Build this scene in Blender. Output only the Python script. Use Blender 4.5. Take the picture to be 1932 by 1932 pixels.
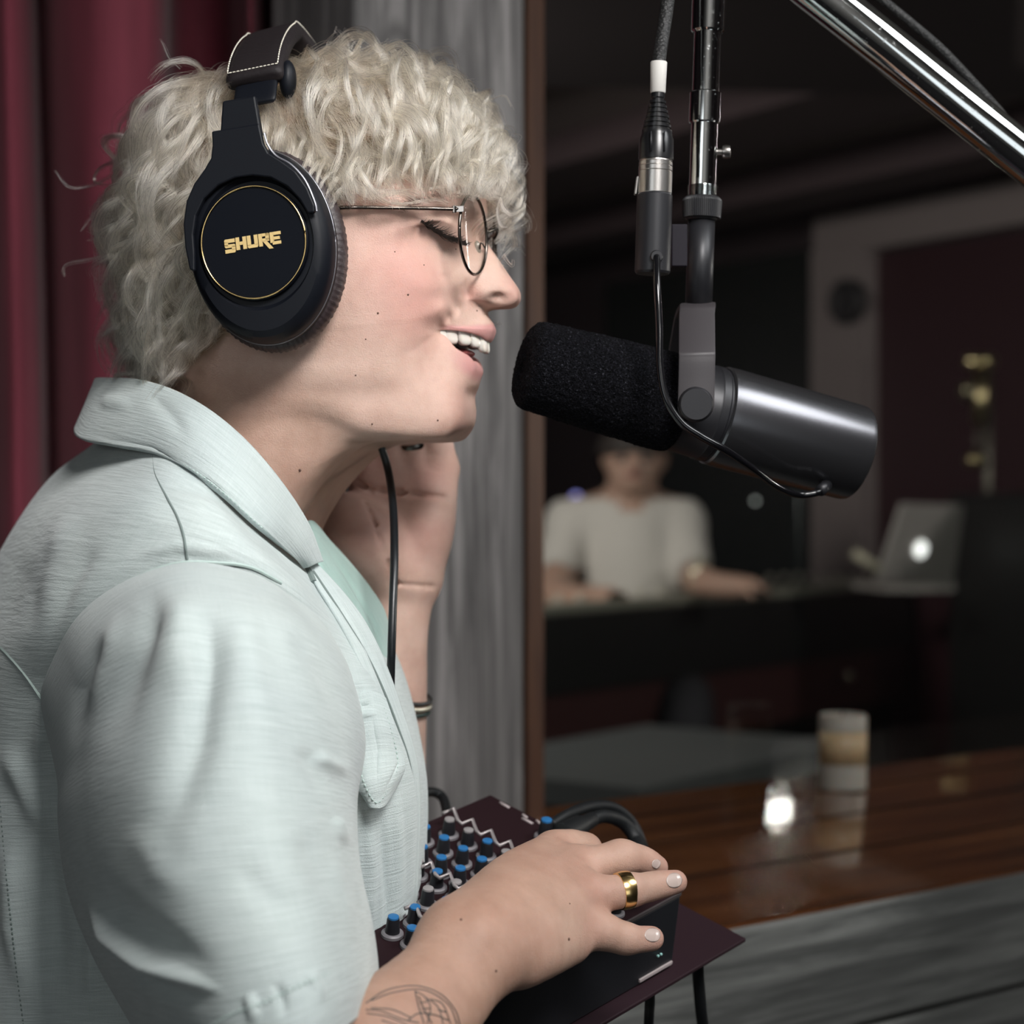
import bpy, bmesh, math, random
import numpy as np
from mathutils import Vector, Matrix
from mathutils.bvhtree import BVHTree
for o in list(bpy.data.objects): bpy.data.objects.remove(o)
S = bpy.context.scene; COL = S.collection
F = 3500.0; CZ = 1.45
# ---------------- camera, world, lights, exposure ----------------
cd = bpy.data.cameras.new('camera'); cam = bpy.data.objects.new('camera', cd); COL.objects.link(cam)
cam.location = (0, 0, CZ); cam.rotation_euler = (math.pi/2, 0, 0)
cd.sensor_width = 36; cd.lens = F/1932*36; cd.clip_start = .05; cd.clip_end = 60
cd.dof.use_dof = True; cd.dof.focus_distance = .93; cd.dof.aperture_fstop = 6.6
S.camera = cam
S.cycles.sample_clamp_indirect = 60
S.view_settings.view_transform = 'Standard'; S.view_settings.look = 'None'
S.view_settings.gamma = 1; S.view_settings.use_curve_mapping = False
S.view_settings.exposure = -0.12
w = bpy.data.worlds.new('world'); S.world = w; w.use_nodes = True
w.node_tree.nodes['Background'].inputs[0].default_value = (.55, .62, .66, 1)
w.node_tree.nodes['Background'].inputs[1].default_value = .035
def area(name, loc, target, sx, sy, power, col=(1,1,1)):
    l = bpy.data.lights.new(name, 'AREA'); l.shape = 'RECTANGLE'; l.size = sx; l.size_y = sy; l.energy = power; l.color = col
    o = bpy.data.objects.new(name, l); COL.objects.link(o); o.location = loc
    o.rotation_euler = (Vector(target)-Vector(loc)).to_track_quat('-Z', 'Y').to_euler(); return o
key = area('key_softbox', (.44, -.22, 2.40), (-.17, .95, 1.54), .5, .42, 4.1, (1.0, .98, .965)); key.data.spread = math.radians(58)
area('fill_softbox', (.9, -1.1, 1.25), (-.1, 1, 1.35), .8, .8, 3.2, (.90, .97, 1))
area('wall_wash', (.1, -.8, 2.5), (.4, -1.9, 1.5), .6, .3, 26, (1, .98, .95))  # added unseen light on the rear wall, for the chrome to reflect
area('overhead_softbox', (.95, .60, 2.32), (.10, 1.0, 1.48), .55, .45, 9, (.97, .99, 1))
area('side_fill', (-.75, -.75, 1.75), (-.2, .9, 1.35), .7, .7, 3.6, (.93, .98, 1))
area('control_room_fill', (2.6, 3.3, 2.15), (.6, 5.3, 1.2), .4, .4, 36, (1, .89, .86))  # both control room lights are unseen fills, added to brighten it
area('control_room_fill', (-.75, 3.1, 2.2), (.6, 4.8, 1.2), .4, .4, 26, (1, .93, .86))
# ---------------- helpers ----------------
def P(px, py, Y):
    return np.array([(px-966)/F*Y, Y, CZ+(966-py)/F*Y])
def tag(o, label=None, cat=None, group=None, kind=None):
    if label: o['label'] = label
    if cat: o['category'] = cat
    if group: o['group'] = group
    if kind: o['kind'] = kind
    return o
def empty(name, loc=(0,0,0)):
    o = bpy.data.objects.new(name, None); COL.objects.link(o); o.location = loc; o.empty_display_size = .02; return o
def adopt(o, parent):
    if parent is not None:
        o.parent = parent
        if parent.type == 'EMPTY' or parent.location.length > 0:
            o.matrix_parent_inverse = Matrix.Translation(parent.location).inverted()
    return o
def mobj(name, verts, faces, mat=None, parent=None, smooth=True, angle=None):
    me = bpy.data.meshes.new(name)
    me.from_pydata([tuple(map(float, v)) for v in verts], [], [tuple(int(i) for i in f) for f in faces]); me.update()
    o = bpy.data.objects.new(name, me); COL.objects.link(o)
    if mat: me.materials.append(mat)
    if smooth:
        me.polygons.foreach_set('use_smooth', [True]*len(me.polygons))
        if angle: me.set_sharp_from_angle(angle=math.radians(angle))
    return adopt(o, parent)
class MB:
    """collects shapes into one mesh"""
    def __init__(s): s.v = []; s.f = []
    def add(s, v, f):
        k = len(s.v); s.v += [tuple(map(float, p)) for p in v]; s.f += [tuple(int(i)+k for i in q) for q in f]; return s
    def build(s, name, mat, parent=None, smooth=True, angle=35): return mobj(name, s.v, s.f, mat, parent, smooth, angle)
def cr(pts, n, closed=False, sym=None):
    """uniform Catmull-Rom through pts (k,d) -> n samples"""
    pts = np.asarray(pts, float); k = len(pts)
    if closed:
        ext = np.vstack([pts[-1:], pts, pts[:2]]); t = np.linspace(0, k, n, endpoint=False)
    else:
        a = 2*pts[0]-pts[1]; b = 2*pts[-1]-pts[-2]; ext = np.vstack([a[None], pts, b[None]]); t = np.linspace(0, k-1, n)
    i = np.minimum(np.floor(t).astype(int), (k-1) if closed else (k-2)); u = (t-i)[:, None]
    p0, p1, p2, p3 = ext[i], ext[i+1], ext[i+2], ext[i+3]
    return .5*((2*p1)+(p2-p0)*u+(2*p0-5*p1+4*p2-p3)*u*u+(3*p1-p0-3*p2+p3)*u**3)
def gridfaces(nr, nc, closed_c=False, closed_r=False, flip=False):
    f = []
    for r in range(nr if closed_r else nr-1):
        r2 = (r+1) % nr
        for c in range(nc if closed_c else nc-1):
            c2 = (c+1) % nc; q = (r*nc+c, r*nc+c2, r2*nc+c2, r2*nc+c)
            f.append(q[::-1] if flip else q)
    return f
def frames(path):
    path = np.asarray(path, float); T = np.gradient(path, axis=0); T /= np.linalg.norm(T, axis=1)[:, None]+1e-12
    n = np.cross(T[0], [0, 0, 1.0]);
    if np.linalg.norm(n) < .1: n = np.cross(T[0], [0, 1.0, 0])
    n /= np.linalg.norm(n); N = [n]
    for i in range(1, len(path)):
        n = N[-1]-T[i]*np.dot(N[-1], T[i]); n /= np.linalg.norm(n); N.append(n)
    N = np.array(N); return T, N, np.cross(T, N)
def tube(path, rad, seg=16, caps=True):
    path = np.asarray(path, float); rad = np.broadcast_to(np.asarray(rad, float), (len(path),)); T, N, B = frames(path)
    a = np.linspace(0, 2*np.pi, seg, endpoint=False)
    v = path[:, None]+rad[:, None, None]*(np.cos(a)[None, :, None]*N[:, None]+np.sin(a)[None, :, None]*B[:, None])
    v = v.reshape(-1, 3); f = gridfaces(len(path), seg, True)
    if caps:
        f = list(f); f.append(tuple(range(seg))[::-1]); f.append(tuple(range(len(path)*seg-seg, len(path)*seg)))
    return v, f
def lathe(p0, p1, prof, seg=48):
    """prof: list of (t along p0->p1 in metres or fraction, radius)"""
    p0 = np.asarray(p0, float); p1 = np.asarray(p1, float); ax = p1-p0; L = np.linalg.norm(ax); ax /= L
    n = np.cross(ax, [0, 1.0, 0]);
    if np.linalg.norm(n) < .1: n = np.cross(ax, [1.0, 0, 0])
    n /= np.linalg.norm(n); b = np.cross(ax, n); a = np.linspace(0, 2*np.pi, seg, endpoint=False)
    ring = np.cos(a)[:, None]*n+np.sin(a)[:, None]*b
    v = np.vstack([p0+ax*L*t+ring*r for t, r in prof]); f = gridfaces(len(prof), seg, True)
    f.append(tuple(range(seg))[::-1]); f.append(tuple(range(len(prof)*seg-seg, len(prof)*seg)))
    return v, f
def box(o, ax, ay, az):
    """box centred at o with half-axis vectors"""
    o, ax, ay, az = [np.asarray(q, float) for q in (o, ax, ay, az)]
    v = [o+sx*ax+sy*ay+sz*az for sz in (-1, 1) for sy in (-1, 1) for sx in (-1, 1)]
    f = [(0,2,3,1),(4,5,7,6),(0,1,5,4),(2,6,7,3),(0,4,6,2),(1,3,7,5)]
    return v, f
def prism(poly, origin, ex, ey, ez):
    """2-D polygon (k,2) on axes ex, ey at origin, extruded along ez"""
    poly = np.asarray(poly, float); k = len(poly); o = np.asarray(origin, float)
    a = o+poly[:, :1]*np.asarray(ex)+poly[:, 1:]*np.asarray(ey); b = a+np.asarray(ez)
    f = [tuple(range(k))[::-1], tuple(range(k, 2*k))]+[(i, (i+1) % k, (i+1) % k+k, i+k) for i in range(k)]
    return np.vstack([a, b]), f
def bevel(o, w=.001, seg=3, ang=35):
    m = o.modifiers.new('bevel', 'BEVEL'); m.width = w; m.segments = seg; m.limit_method = 'ANGLE'; m.angle_limit = math.radians(ang); return o
def ball(c, r, n=16):
    c = np.asarray(c, float); r = np.broadcast_to(np.asarray(r, float), (3,))
    v = []; 
    for i in range(1, n):
        t = math.pi*i/n
        for j in range(2*n):
            a = math.pi*j/n; v.append(c+r*[math.sin(t)*math.cos(a), math.sin(t)*math.sin(a), math.cos(t)])
    f = gridfaces(n-1, 2*n, True, flip=True); k = len(v); v += [c+r*[0,0,1], c-r*[0,0,1]]
    f += [(k, j, (j+1) % (2*n)) for j in range(2*n)]+[(k+1, (n-2)*2*n+(j+1) % (2*n), (n-2)*2*n+j) for j in range(2*n)]
    return v, f
# ---------------- materials ----------------
def mat(name, col=(.5,.5,.5), rough=.5, metal=0, **kw):
    m = bpy.data.materials.new(name); m.use_nodes = True; b = m.node_tree.nodes['Principled BSDF']
    b.inputs['Base Color'].default_value = (*col, 1); b.inputs['Roughness'].default_value = rough; b.inputs['Metallic'].default_value = metal
    for k, v in kw.items():
        b.inputs[k.replace('_', ' ')].default_value = v
    return m
class NT:
    def __init__(s, m): s.t = m.node_tree; s.b = s.t.nodes['Principled BSDF']
    def n(s, typ, **kw):
        x = s.t.nodes.new(typ)
        for k, v in kw.items():
            if isinstance(v, bpy.types.NodeSocket): s.t.links.new(v, x.inputs[k.replace('_', ' ')])
            elif k.replace('_', ' ') in x.inputs and not hasattr(x, k): x.inputs[k.replace('_', ' ')].default_value = v
            else: setattr(x, k, v)
        return x
    def l(s, a, b): s.t.links.new(a, b)
    def coord(s, scale=(1,1,1), rot=(0,0,0), kind='Object', loc=(0,0,0)):
        c = s.n('ShaderNodeTexCoord'); m = s.n('ShaderNodeMapping'); m.inputs['Scale'].default_value = scale
        m.inputs['Rotation'].default_value = rot; m.inputs['Location'].default_value = loc; s.l(c.outputs[kind], m.inputs[0]); return m.outputs[0]
    def noise(s, vec, scale=5, detail=4, rough=.5, dist=0):
        x = s.n('ShaderNodeTexNoise'); x.inputs['Scale'].default_value = scale; x.inputs['Detail'].default_value = detail
        x.inputs['Roughness'].default_value = rough; x.inputs['Distortion'].default_value = dist
        if vec is not None: s.l(vec, x.inputs['Vector'])
        return x.outputs['Fac']
    def ramp(s, fac, stops):
        r = s.n('ShaderNodeValToRGB'); e = r.color_ramp.elements
        while len(e) < len(stops): e.new(.5)
        for q, (p, c) in zip(e, stops): q.position = p; q.color = (*c, 1) if len(c) == 3 else c
        s.l(fac, r.inputs[0]); return r.outputs[0]
    def mix(s, fac, a, b, mode='MIX'):
        x = s.n('ShaderNodeMix', data_type='RGBA', blend_type=mode)
        for sock, val in ((x.inputs[0], fac), (x.inputs[6], a), (x.inputs[7], b)):
            if isinstance(val, bpy.types.NodeSocket): s.l(val, sock)
            else: sock.default_value = val if not isinstance(val, tuple) else (*val, 1)[:4]
        return x.outputs[2]
    def bump(s, h, strength=.3, dist=.001, prev=None):
        b = s.n('ShaderNodeBump'); b.inputs['Strength'].default_value = strength; b.inputs['Distance'].default_value = dist
        s.l(h, b.inputs['Height'])
        if prev is not None: s.l(prev, b.inputs['Normal'])
        s.l(b.outputs[0], s.b.inputs['Normal']); return b.outputs[0]
    def base(s, c): s.l(c, s.b.inputs['Base Color'])
# ---------------- the setting ----------------
dW = np.array([.786, .618, 0]); nW = np.array([-.618, .786, 0]); UP = np.array([0, 0, 1.0]); F0 = np.array([.163, 1.35, 0])
SZ = CZ-.300; SL = math.tan(math.radians(4))
def W(a, d, z): return F0+dW*a+nW*d+UP*z      # a along the wall, d behind the front face
def old_wood(name, along, c1=(.10,.095,.092), c2=(.27,.255,.245), sc=1.0, rough=.85):
    m = mat(name, c1, rough, Specular_IOR_Level=.25); n = NT(m); s1 = [46*sc]*3; s1[along] = 2.2*sc; s2 = [9*sc]*3; s2[along] = 1.1*sc
    fib = n.noise(n.coord(tuple(s1)), 1.6, 6, .65, .6); brd = n.noise(n.coord(tuple(s2)), 1.4, 4, .6, .4)
    c = n.ramp(fib, [(.28, tuple(x*.35 for x in c1)), (.45, c1), (.62, c2), (.8, tuple(min(1, x*1.25) for x in c2))])
    c = n.mix(n.ramp(brd, [(.35, (.75,.75,.75)), (.65, (0,0,0))]), c, tuple(x*.45 for x in c1))
    kn = n.n('ShaderNodeTexVoronoi'); s3 = [7*sc]*3; s3[along] = 4*sc; kn.inputs['Scale'].default_value = 1.0; n.l(n.coord(tuple(s3)), kn.inputs['Vector'])
    c = n.mix(n.ramp(kn.outputs['Distance'], [(.05, (.9,.9,.9)), (.09, (.15,.15,.15)), (.12, (.7,.7,.7)), (.17, (0,0,0))]), c, tuple(x*.4 for x in c1))
    n.base(c); n.bump(fib, .6, .002); return m
def st(name, v, f, m, **kw):
    o = mobj(name, v, f, m, smooth=False); o['kind'] = 'structure'; return o
postm = old_wood('weathered_post_wood', 2, (.15,.143,.142), (.33,.315,.31)); boardm = old_wood('weathered_board_wood', 0, (.085,.088,.085), (.23,.235,.225))
floorm = mat('dark_carpet', (.02,.018,.02), .95); dwall = mat('dark_painted_wall', (.018,.010,.013), .8); ceilm = mat('dim_plaster_ceiling', (.16,.125,.125), .9)
st('floor', *box((0, 3.5, -.05), (3.2,0,0), (0,5.2,0), (0,0,.05)), floorm)
# weathered post, frame and wall round the window
wp = .183
def wbox(a0, a1, d0, d1, z0, z1): return box(W((a0+a1)/2, (d0+d1)/2, (z0+z1)/2), dW*(a1-a0)/2, nW*(d1-d0)/2, UP*(z1-z0)/2)
pa = float(np.dot(np.array([-.003, 1.69, 0])-F0, dW))
o = mobj('wooden_post', *box((0,0,0), (wp/2,0,0), (0,.07,0), (0,0,1.45)), postm, smooth=False); o.location = W(pa-wp/2, .37+.045, 1.45); o.rotation_euler = (0, 0, math.atan2(dW[1], dW[0])); o['kind'] = 'structure'; o.name = 'trim_1'; bevel(o, .006, 3)
# knots standing slightly proud of the post
kb = mat('dark_knot', (.05,.045,.042), .8)
framem = mat('brown_varnished_frame', (.060,.022,.010), .45); n = NT(framem); n.base(n.ramp(n.noise(n.coord((30,30,3)), 2, 5, .6), [(.3, (.035,.012,.006)), (.7, (.085,.035,.016))]))
o = st('trim_2', *wbox(pa+.002, pa+.021, .345, .40, SZ-.05, 2.9), framem)
st('trim_3', *wbox(pa, pa+3, .36, .40, 2.35, 2.9), framem)
glassm = bpy.data.materials.new('window_glass'); glassm.use_nodes = True; t_ = glassm.node_tree; t_.nodes.remove(t_.nodes['Principled BSDF'])
a1_ = t_.nodes.new('ShaderNodeBsdfTransparent'); a2_ = t_.nodes.new('ShaderNodeBsdfGlossy'); a2_.inputs['Roughness'].default_value = .0; fl_ = t_.nodes.new('ShaderNodeLayerWeight'); fp_ = t_.nodes.new('ShaderNodeMath'); fp_.operation = 'POWER'; fp_.inputs[1].default_value = 4.0; t_.links.new(fl_.outputs['Facing'], fp_.inputs[0]); fz = t_.nodes.new('ShaderNodeMath'); fz.operation = 'MULTIPLY_ADD'; fz.inputs[1].default_value = .45; fz.inputs[2].default_value = .035; t_.links.new(fp_.outputs[0], fz.inputs[0]); a1_.inputs[0].default_value = (.93,.95,.94,1)
mx = t_.nodes.new('ShaderNodeMixShader'); t_.links.new(fz.outputs[0], mx.inputs[0]); t_.links.new(a1_.outputs[0], mx.inputs[1]); t_.links.new(a2_.outputs[0], mx.inputs[2]); t_.links.new(mx.outputs[0], t_.nodes['Material Output'].inputs[0])
st('window_1', *wbox(pa+.02, pa+3, .37, .371, SZ, 2.4), glassm)
# polished sill board, sloping gently to the room
sillm = mat('varnished_red_brown_sill', (.07,.022,.010), .25, Coat_Weight=1.0, Coat_Roughness=.035); n = NT(sillm)
gr = n.noise(n.coord((1.2,16,10)), 2.2, 5, .6, .5); n.base(n.ramp(gr, [(.3, (.035,.012,.005)), (.5, (.105,.036,.011)), (.72, (.18,.068,.022))])); n.bump(n.noise(n.coord((2,26,10)), 3, 3, .5), .03, .002)
V = []
for a in (pa-.30, pa+3):
    for d, z in ((0, 0), (.37, .37*SL), (.37, -.05), (0, -.05)): V.append(W(a, d, SZ+z))
o = mobj('sill', np.array(V)-W(0,0,SZ), [(0,1,5,4),(1,2,6,5),(2,3,7,6),(3,0,4,7),(0,3,2,1),(4,5,6,7)], sillm, smooth=False); 
inv = Matrix.Rotation(-math.atan2(dW[1], dW[0]), 4, 'Z'); o.data.transform(inv); o.rotation_euler = (0,0,math.atan2(dW[1], dW[0])); o.location = W(0,0,SZ); o['kind'] = 'structure'; o.name = 'trim_4'
groovem = mat('dark_joint', (.012,.005,.003), .8, Specular_IOR_Level=.1)
for k, d in enumerate((.115, .215, .30)):                                       # thin dark strips painting in the grooves along the sill
    v, f = wbox(pa-.2, pa+3, d, d+(.006 if k < 2 else .010), 0, .0016); v = np.array(v); v[:, 2] += SZ+d*SL-.001; st('trim_%d' % (5+k), v, f, groovem)
# boards below the sill
for k in range(9):
    z1 = SZ-.002-k*.098; 
    if z1 < .1: break
    o = mobj('board', *box((0,0,0), (1.9,0,0), (0,.014,0), (0,0,.0465)), boardm, smooth=False); o.location = W(1.3, .012+.004*(k % 2), z1-.047); o.rotation_euler = (0,0,math.atan2(dW[1], dW[0])); o['kind'] = 'structure'; o.name = 'trim_%d' % (8+k); bevel(o, .003, 2)
st('wall_left', *box((-1.05,2.05,1.45), (.95,0,0), (0,.04,0), (0,0,1.45)), dwall)
rw = mat('grey_studio_wall', (.20,.195,.19), .9)
st('wall_rear', *box((.2,-1.9,1.45), (2.3,0,0), (0,.04,0), (0,0,1.45)), rw); st('wall_near_left', *box((-2.05,.1,1.45), (.04,2,0), (0,0,0), (0,0,1.45)) if False else box((-2.04,.1,1.45), (.04,0,0), (0,2.0,0), (0,0,1.45)), dwall)
st('wall_right', *box((2.5,.4,1.45), (.04,0,0), (0,2.3,0), (0,0,1.45)), dwall); st('ceiling_studio', *box((.2,.0,2.95), (2.3,0,0), (0,2.3,0), (0,0,.05)), rw)
st('wall_front', *wbox(pa-.3, pa+3, .03, .36, 0, SZ-.051), dwall)
# crimson curtain with deep folds
curm = mat('crimson_velvet_curtain', (.17,.022,.040), .85, Sheen_Weight=.08); n = NT(curm)
n.base(n.ramp(n.noise(n.coord((14,14,1.5)), 2, 4, .6), [(.3, (.115,.014,.026)), (.7, (.185,.026,.046))])); n.bump(n.noise(n.coord(), 500, 2, .7), .3, .001)
sec = [(-330,1.80),(-250,1.70),(-190,1.80),(-120,1.70),(-60,1.78),(-20,1.70),(30,1.66),(75,1.70),(96,1.76),(118,1.70),(170,1.665),(230,1.655),(300,1.67),(335,1.72),(350,1.84),(400,1.88),(452,1.85),(468,1.76),(490,1.70),(515,1.74),(530,1.79),(548,1.71),(590,1.68),(630,1.69),(655,1.73),(668,1.78)]
q = cr([P(x, 966, Y) for x, Y in sec], 620); rows = []
for i, z in enumerate(np.linspace(.03, 2.75, 60)):
    r = q.copy(); r[:, 2] = z; r[:, 0] += .010*np.sin(z*2.1+.8)+.004*np.sin(z*5); r[:, 1] += .012*np.sin(z*3+r[:, 0]*20); rows.append(r)
o = mobj('curtain', np.vstack(rows), gridfaces(60, 620), curm); tag(o, 'heavy crimson curtain hanging in deep folds left of the weathered post', 'curtain')
md = o.modifiers.new('s', 'SOLIDIFY'); md.thickness = .003
o = mobj('curtain_rail', *tube([P(-500,0,1.9)*[1,1,0]+[0,0,2.76], P(640,0,1.74)*[1,1,0]+[0,0,2.76]], .014, 12), mat('rail_metal', (.1,.1,.1), .4, 1.0)); tag(o, 'dark metal rail above the crimson curtain', 'curtain rail')
# control room shell
ceil_z = CZ+.95
st('ceiling', *box((.8, 5.2, ceil_z+.05), (2.2,0,0), (0,3.0,0), (0,0,.05)), ceilm)
pA, pB = np.array([-1.3, 8.6, 0]), np.array([2.3, 3.6, 0]); dB = (pB-pA)/np.linalg.norm(pB-pA); nB = np.array([dB[1], -dB[0], 0]);
pA = np.array([.068, 7.0, 0]); pB = np.array([1.38, 5.0, 0]); dB = (pB-pA)/np.linalg.norm(pB-pA); nB = np.array([-dB[1], dB[0], 0])
if nB[1] < 0: nB = -nB
def BW(s, d, z): return pA+dB*s+nB*d+UP*z
def bbox(s0, s1, d0, d1, z0, z1): return box(BW((s0+s1)/2, (d0+d1)/2, (z0+z1)/2), dB*(s1-s0)/2, nB*(d1-d0)/2, UP*(z1-z0)/2)
st('wall_back', *bbox(-2.5, 5.5, 0, .1, 0, 2.6), dwall)
beamm = mat('dark_ceiling_beam', (.045,.028,.032), .8); lightb = mat('pale_painted_trim', (.20,.165,.165), .8)
for k, (d0, d1, zz) in enumerate(((-.55,-.35,.10),(-1.25,-.95,.08),(-2.05,-1.75,.07))):
    st('trim_%d' % (30+k), *bbox(-2.5, 4, d0, d1, ceil_z-zz, ceil_z+.0), beamm)
st('trim_34', *box((.8, 3.2, ceil_z-.02), (2.4,.25,0), (-.05,.62,0), (0,0,.07)), dwall)
def onback(px, py, d=-.01):
    """photo position on the plane of the back wall"""
    t = (px-966)/F; Y = np.dot(pA+nB*d, nB)/(t*nB[0]+nB[1]); return P(px, py, Y)
def s_of(px): return float(np.dot(onback(px, 966)-pA, dB))
s0, s1 = s_of(1562), s_of(1660); zt = onback(1560, 478)[2]
st('trim_35', *bbox(s0, s1, -.08, 0, 0, zt), lightb); 
st('trim_36', *bbox(s0, s_of(2150), -.07, 0, zt-.02, zt+.10), lightb)
st('door_1', *bbox(s1, s_of(1950), -.02, 0, .2, zt-.03), mat('dark_oxblood_door', (.028,.006,.010), .5))
st('window_2', *bbox(s_of(1150), s0-.02, -.03, -.01, 1.05, zt+.02), mat('unlit_dark_window', (.008,.012,.011), .25))
o = mobj('round_speaker', *lathe(onback(1607,570,-.08), onback(1607,570,-.08)-nB*.04, [(0,.066),(.8,.066),(1,.058),(1,.05),(.6,.02),(.6,.0005)], 40), mat('speaker_black', (.012,.012,.014), .6)); tag(o, 'small round black wall speaker on the pale column in the control room', 'speaker')
# ---------------- person: head and neck ----------------
YAW = math.radians(10); CA, SA = math.cos(YAW), math.sin(YAW); HY = 1.0
def H(px, py, s):
    """photo position + lateral distance s (mm, towards the near side) -> head frame (u, s, z)"""
    s = s/1000; t = (px-966)/F; u = (t*(HY-s*CA)+s*SA)/(CA+t*SA); Y = HY-s*CA-u*SA
    return np.array([u, s, CZ+(966-py)/F*Y])
def HW(p):
    """head frame -> world"""
    p = np.asarray(p, float); u, s, z = p[..., 0], p[..., 1], p[..., 2]
    return np.stack([u*CA-s*SA, HY-s*CA-u*SA, z], -1)
B0 = [(512,0,73),(395,0,65),(305,0,42),(272,0,0)]
def row(front, back):
    """front c0..c7; back: (px,py,s) x4"""
    return np.array([H(*q) for q in front+back])
R = []
def ring(y, xf, xb, w, tilt=0):
    # superelliptic skull ring for the hair-covered part
    out = []
    for k in range(12):
        a = math.pi*k/11; c, s_ = math.cos(a), math.sin(a)
        x = (xf+xb)/2+(xf-xb)/2*np.sign(c)*abs(c)**.85 ; s = w*abs(s_)**.85
        out.append(H(x-.5*s, y+tilt*c, s))
    R.append(np.array(out))
NAME = {}
def add(name, front, back): NAME[name] = len(R); R.append(row(front, back))
ring(128, 600, 560, 3); ring(133, 690, 470, 26); ring(150, 770, 400, 44); ring(182, 835, 345, 58); ring(230, 885, 305, 68); ring(280, 905, 283, 72)
add('A', [(913,325,0),(905,325,8),(898,326,17),(887,327,27),(870,328,38),(838,330,50),(785,332,61),(660,334,70)], [(505,335,75),(380,335,66),(295,335,42),(266,335,0)])
add('B', [(917,392,0),(909,391,8),(901,389,16),(889,386,25),(872,382,35),(838,382,47),(780,386,58),(660,392,69)], [(508,395,75),(382,395,66),(294,395,42),(264,395,0)])
add('C', [(914,420,0),(909,420,5.5),(893,419,12),(877,414,21),(861,408,32),(832,406,43),(770,410,56),(655,415,69)], [(510,420,75),(384,420,66),(295,420,42),(265,420,0)])
add('D', [(915,442,0),(910,442,5),(890,444,12),(876,438,20),(864,430,31),(828,417,43),(765,425,57),(652,438,69)], [(512,440,75),(386,440,66),(297,440,42),(266,440,0)])
add('E', [(921,461,0),(915,461,5.5),(893,463,12.5),(874,458,20),(857,451,31),(803,428,45),(755,440,58),(650,455,69)], [(513,458,75),(388,458,66),(298,458,42),(267,458,0)])
add('F', [(939,488,0),(933,489,7),(905,494,13),(874,496,20),(847,487,31),(800,468,46),(742,462,58.5),(647,475,69.5)], [(514,480,74),(389,480,65),(299,480,42),(268,480,0)])
add('G', [(961,520,0),(951,521,8.5),(927,522,14.5),(881,526,19.5),(850,520,30),(803,505,46),(742,498,59),(643,505,69.5)], [(515,510,74),(390,510,65),(300,510,42),(270,510,0)])
add('H', [(979,549,0),(970,550,8.5),(930,546,15.5),(880,545,19),(851,545,29),(800,538,45.5),(738,532,59),(640,540,69)], [(515,540,73),(391,540,64),(301,540,41),(272,540,0)])
add('I', [(972,573,0),(960,576,7.5),(915,567,14.5),(886,562,18.3),(845,568,28.5),(792,568,44.5),(732,566,58),(637,575,68)], [(515,570,72),(393,570,63),(303,570,40),(275,570,0)])
add('J', [(920,587,0),(913,583,6.5),(903,577,12),(881,575,18.3),(843,590,28),(786,597,44.6),(726,600,57),(634,608,66.5)], [(515,605,70),(395,605,61),(306,605,39),(280,605,0)])
add('K', [(929,609,0),(924,609,6),(908,611,12.5),(872,614,19),(836,611,25.5),(781,620,42),(720,628,55),(631,635,65)], [(514,635,68),(397,635,59),(310,635,37),(286,635,0)])
add('L', [(933,624,0),(928,624,6),(910,622,13),(874,619,19.5),(832,617,25),(778,629,41),(717,640,54),(629,648,64)], [(513,648,67),(398,648,58),(312,648,36),(289,648,0)])
add('M', [(922,645,0),(917,643,6),(904,634,12),(873,626,18.5),(830,622,24.5),(777,632,41),(716,643,54),(628,652,64)], [(513,651,67),(398,652,58),(312,652,36),(290,652,0)])
add('N', [(903,630,0),(900,630,6),(888,624,10),(862,620,15),(829.5,623,24),(776,633,41),(716,645,54),(628,654,64)], [(512,653,67),(399,655,58),(313,655,36),(291,655,0)])
add('O', [(850,640,0),(850,640,4),(846,640,8),(838,632,14),(829,627,23.5),(776,635,41),(716,647,54),(628,656,64)], [(512,655,67),(399,658,58),(313,658,36),(292,658,0)])
add('O2', [(850,690,0),(850,690,4),(846,680,8),(840,655,14),(829,628,24),(776,637,41),(716,649,54),(627,658,64)], [(512,657,67),(400,661,58),(314,661,36),(292,661,0)])
add('O3', [(884,692,0),(882,690,6),(872,678,10),(852,658,16),(829,629,24.3),(776,639,41),(715,651,54),(627,660,64)], [(512,659,67),(400,664,58),(314,664,36),(293,664,0)])
add('P', [(898,681,0),(892,680,6),(884,671,12.5),(861,657,19),(828.6,631,24.8),(775,641,41),(715,653,54),(627,662,64)], [(511,661,67),(401,667,57),(315,667,35),(294,667,0)])
add('Q', [(909,700,0),(903,699,6.5),(893,690,13),(863,671,20.5),(825,640,26.5),(773,650,41),(713,662,53),(625,674,63)], [(510,672,66),(402,678,57),(317,678,35),(297,678,0)])
add('R', [(903,724,0),(897,723,7),(886,716,14.5),(858,700,23),(815,668,31),(768,678,45),(707,690,54.5),(622,694,62)], [(509,690,65),(404,694,56),(320,694,34),(302,694,0)])
add('S', [(890,745,0),(883,745,8),(873,741,17),(850,730,26),(806,708,35),(760,708,45.8),(700,716,53.5),(618,716,61)], [(508,710,63),(408,712,55),(325,712,33),(310,712,0)])
add('T', [(893,772,0),(885,772,9),(873,771,18.5),(850,766,28),(802,752,37.5),(750,742,45.5),(690,745,51.5),(614,738,59)], [(507,735,61),(411,735,54),(331,735,33),(318,735,0)])
add('U', [(889,799,0),(881,799,9),(868,800,18.5),(848,800,28),(798,793,37.5),(742,783,45.5),(682,778,51),(610,757,58)], [(506,755,60),(414,755,53),(336,755,33),(325,755,0)])
add('V', [(870,818,0),(862,819,8.5),(850,822,16.5),(835,825,25),(792,823,34),(737,816,42.5),(677,804,49),(606,775,56)], [(503,772,59),(416,775,53),(340,775,33),(331,775,0)])
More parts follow.
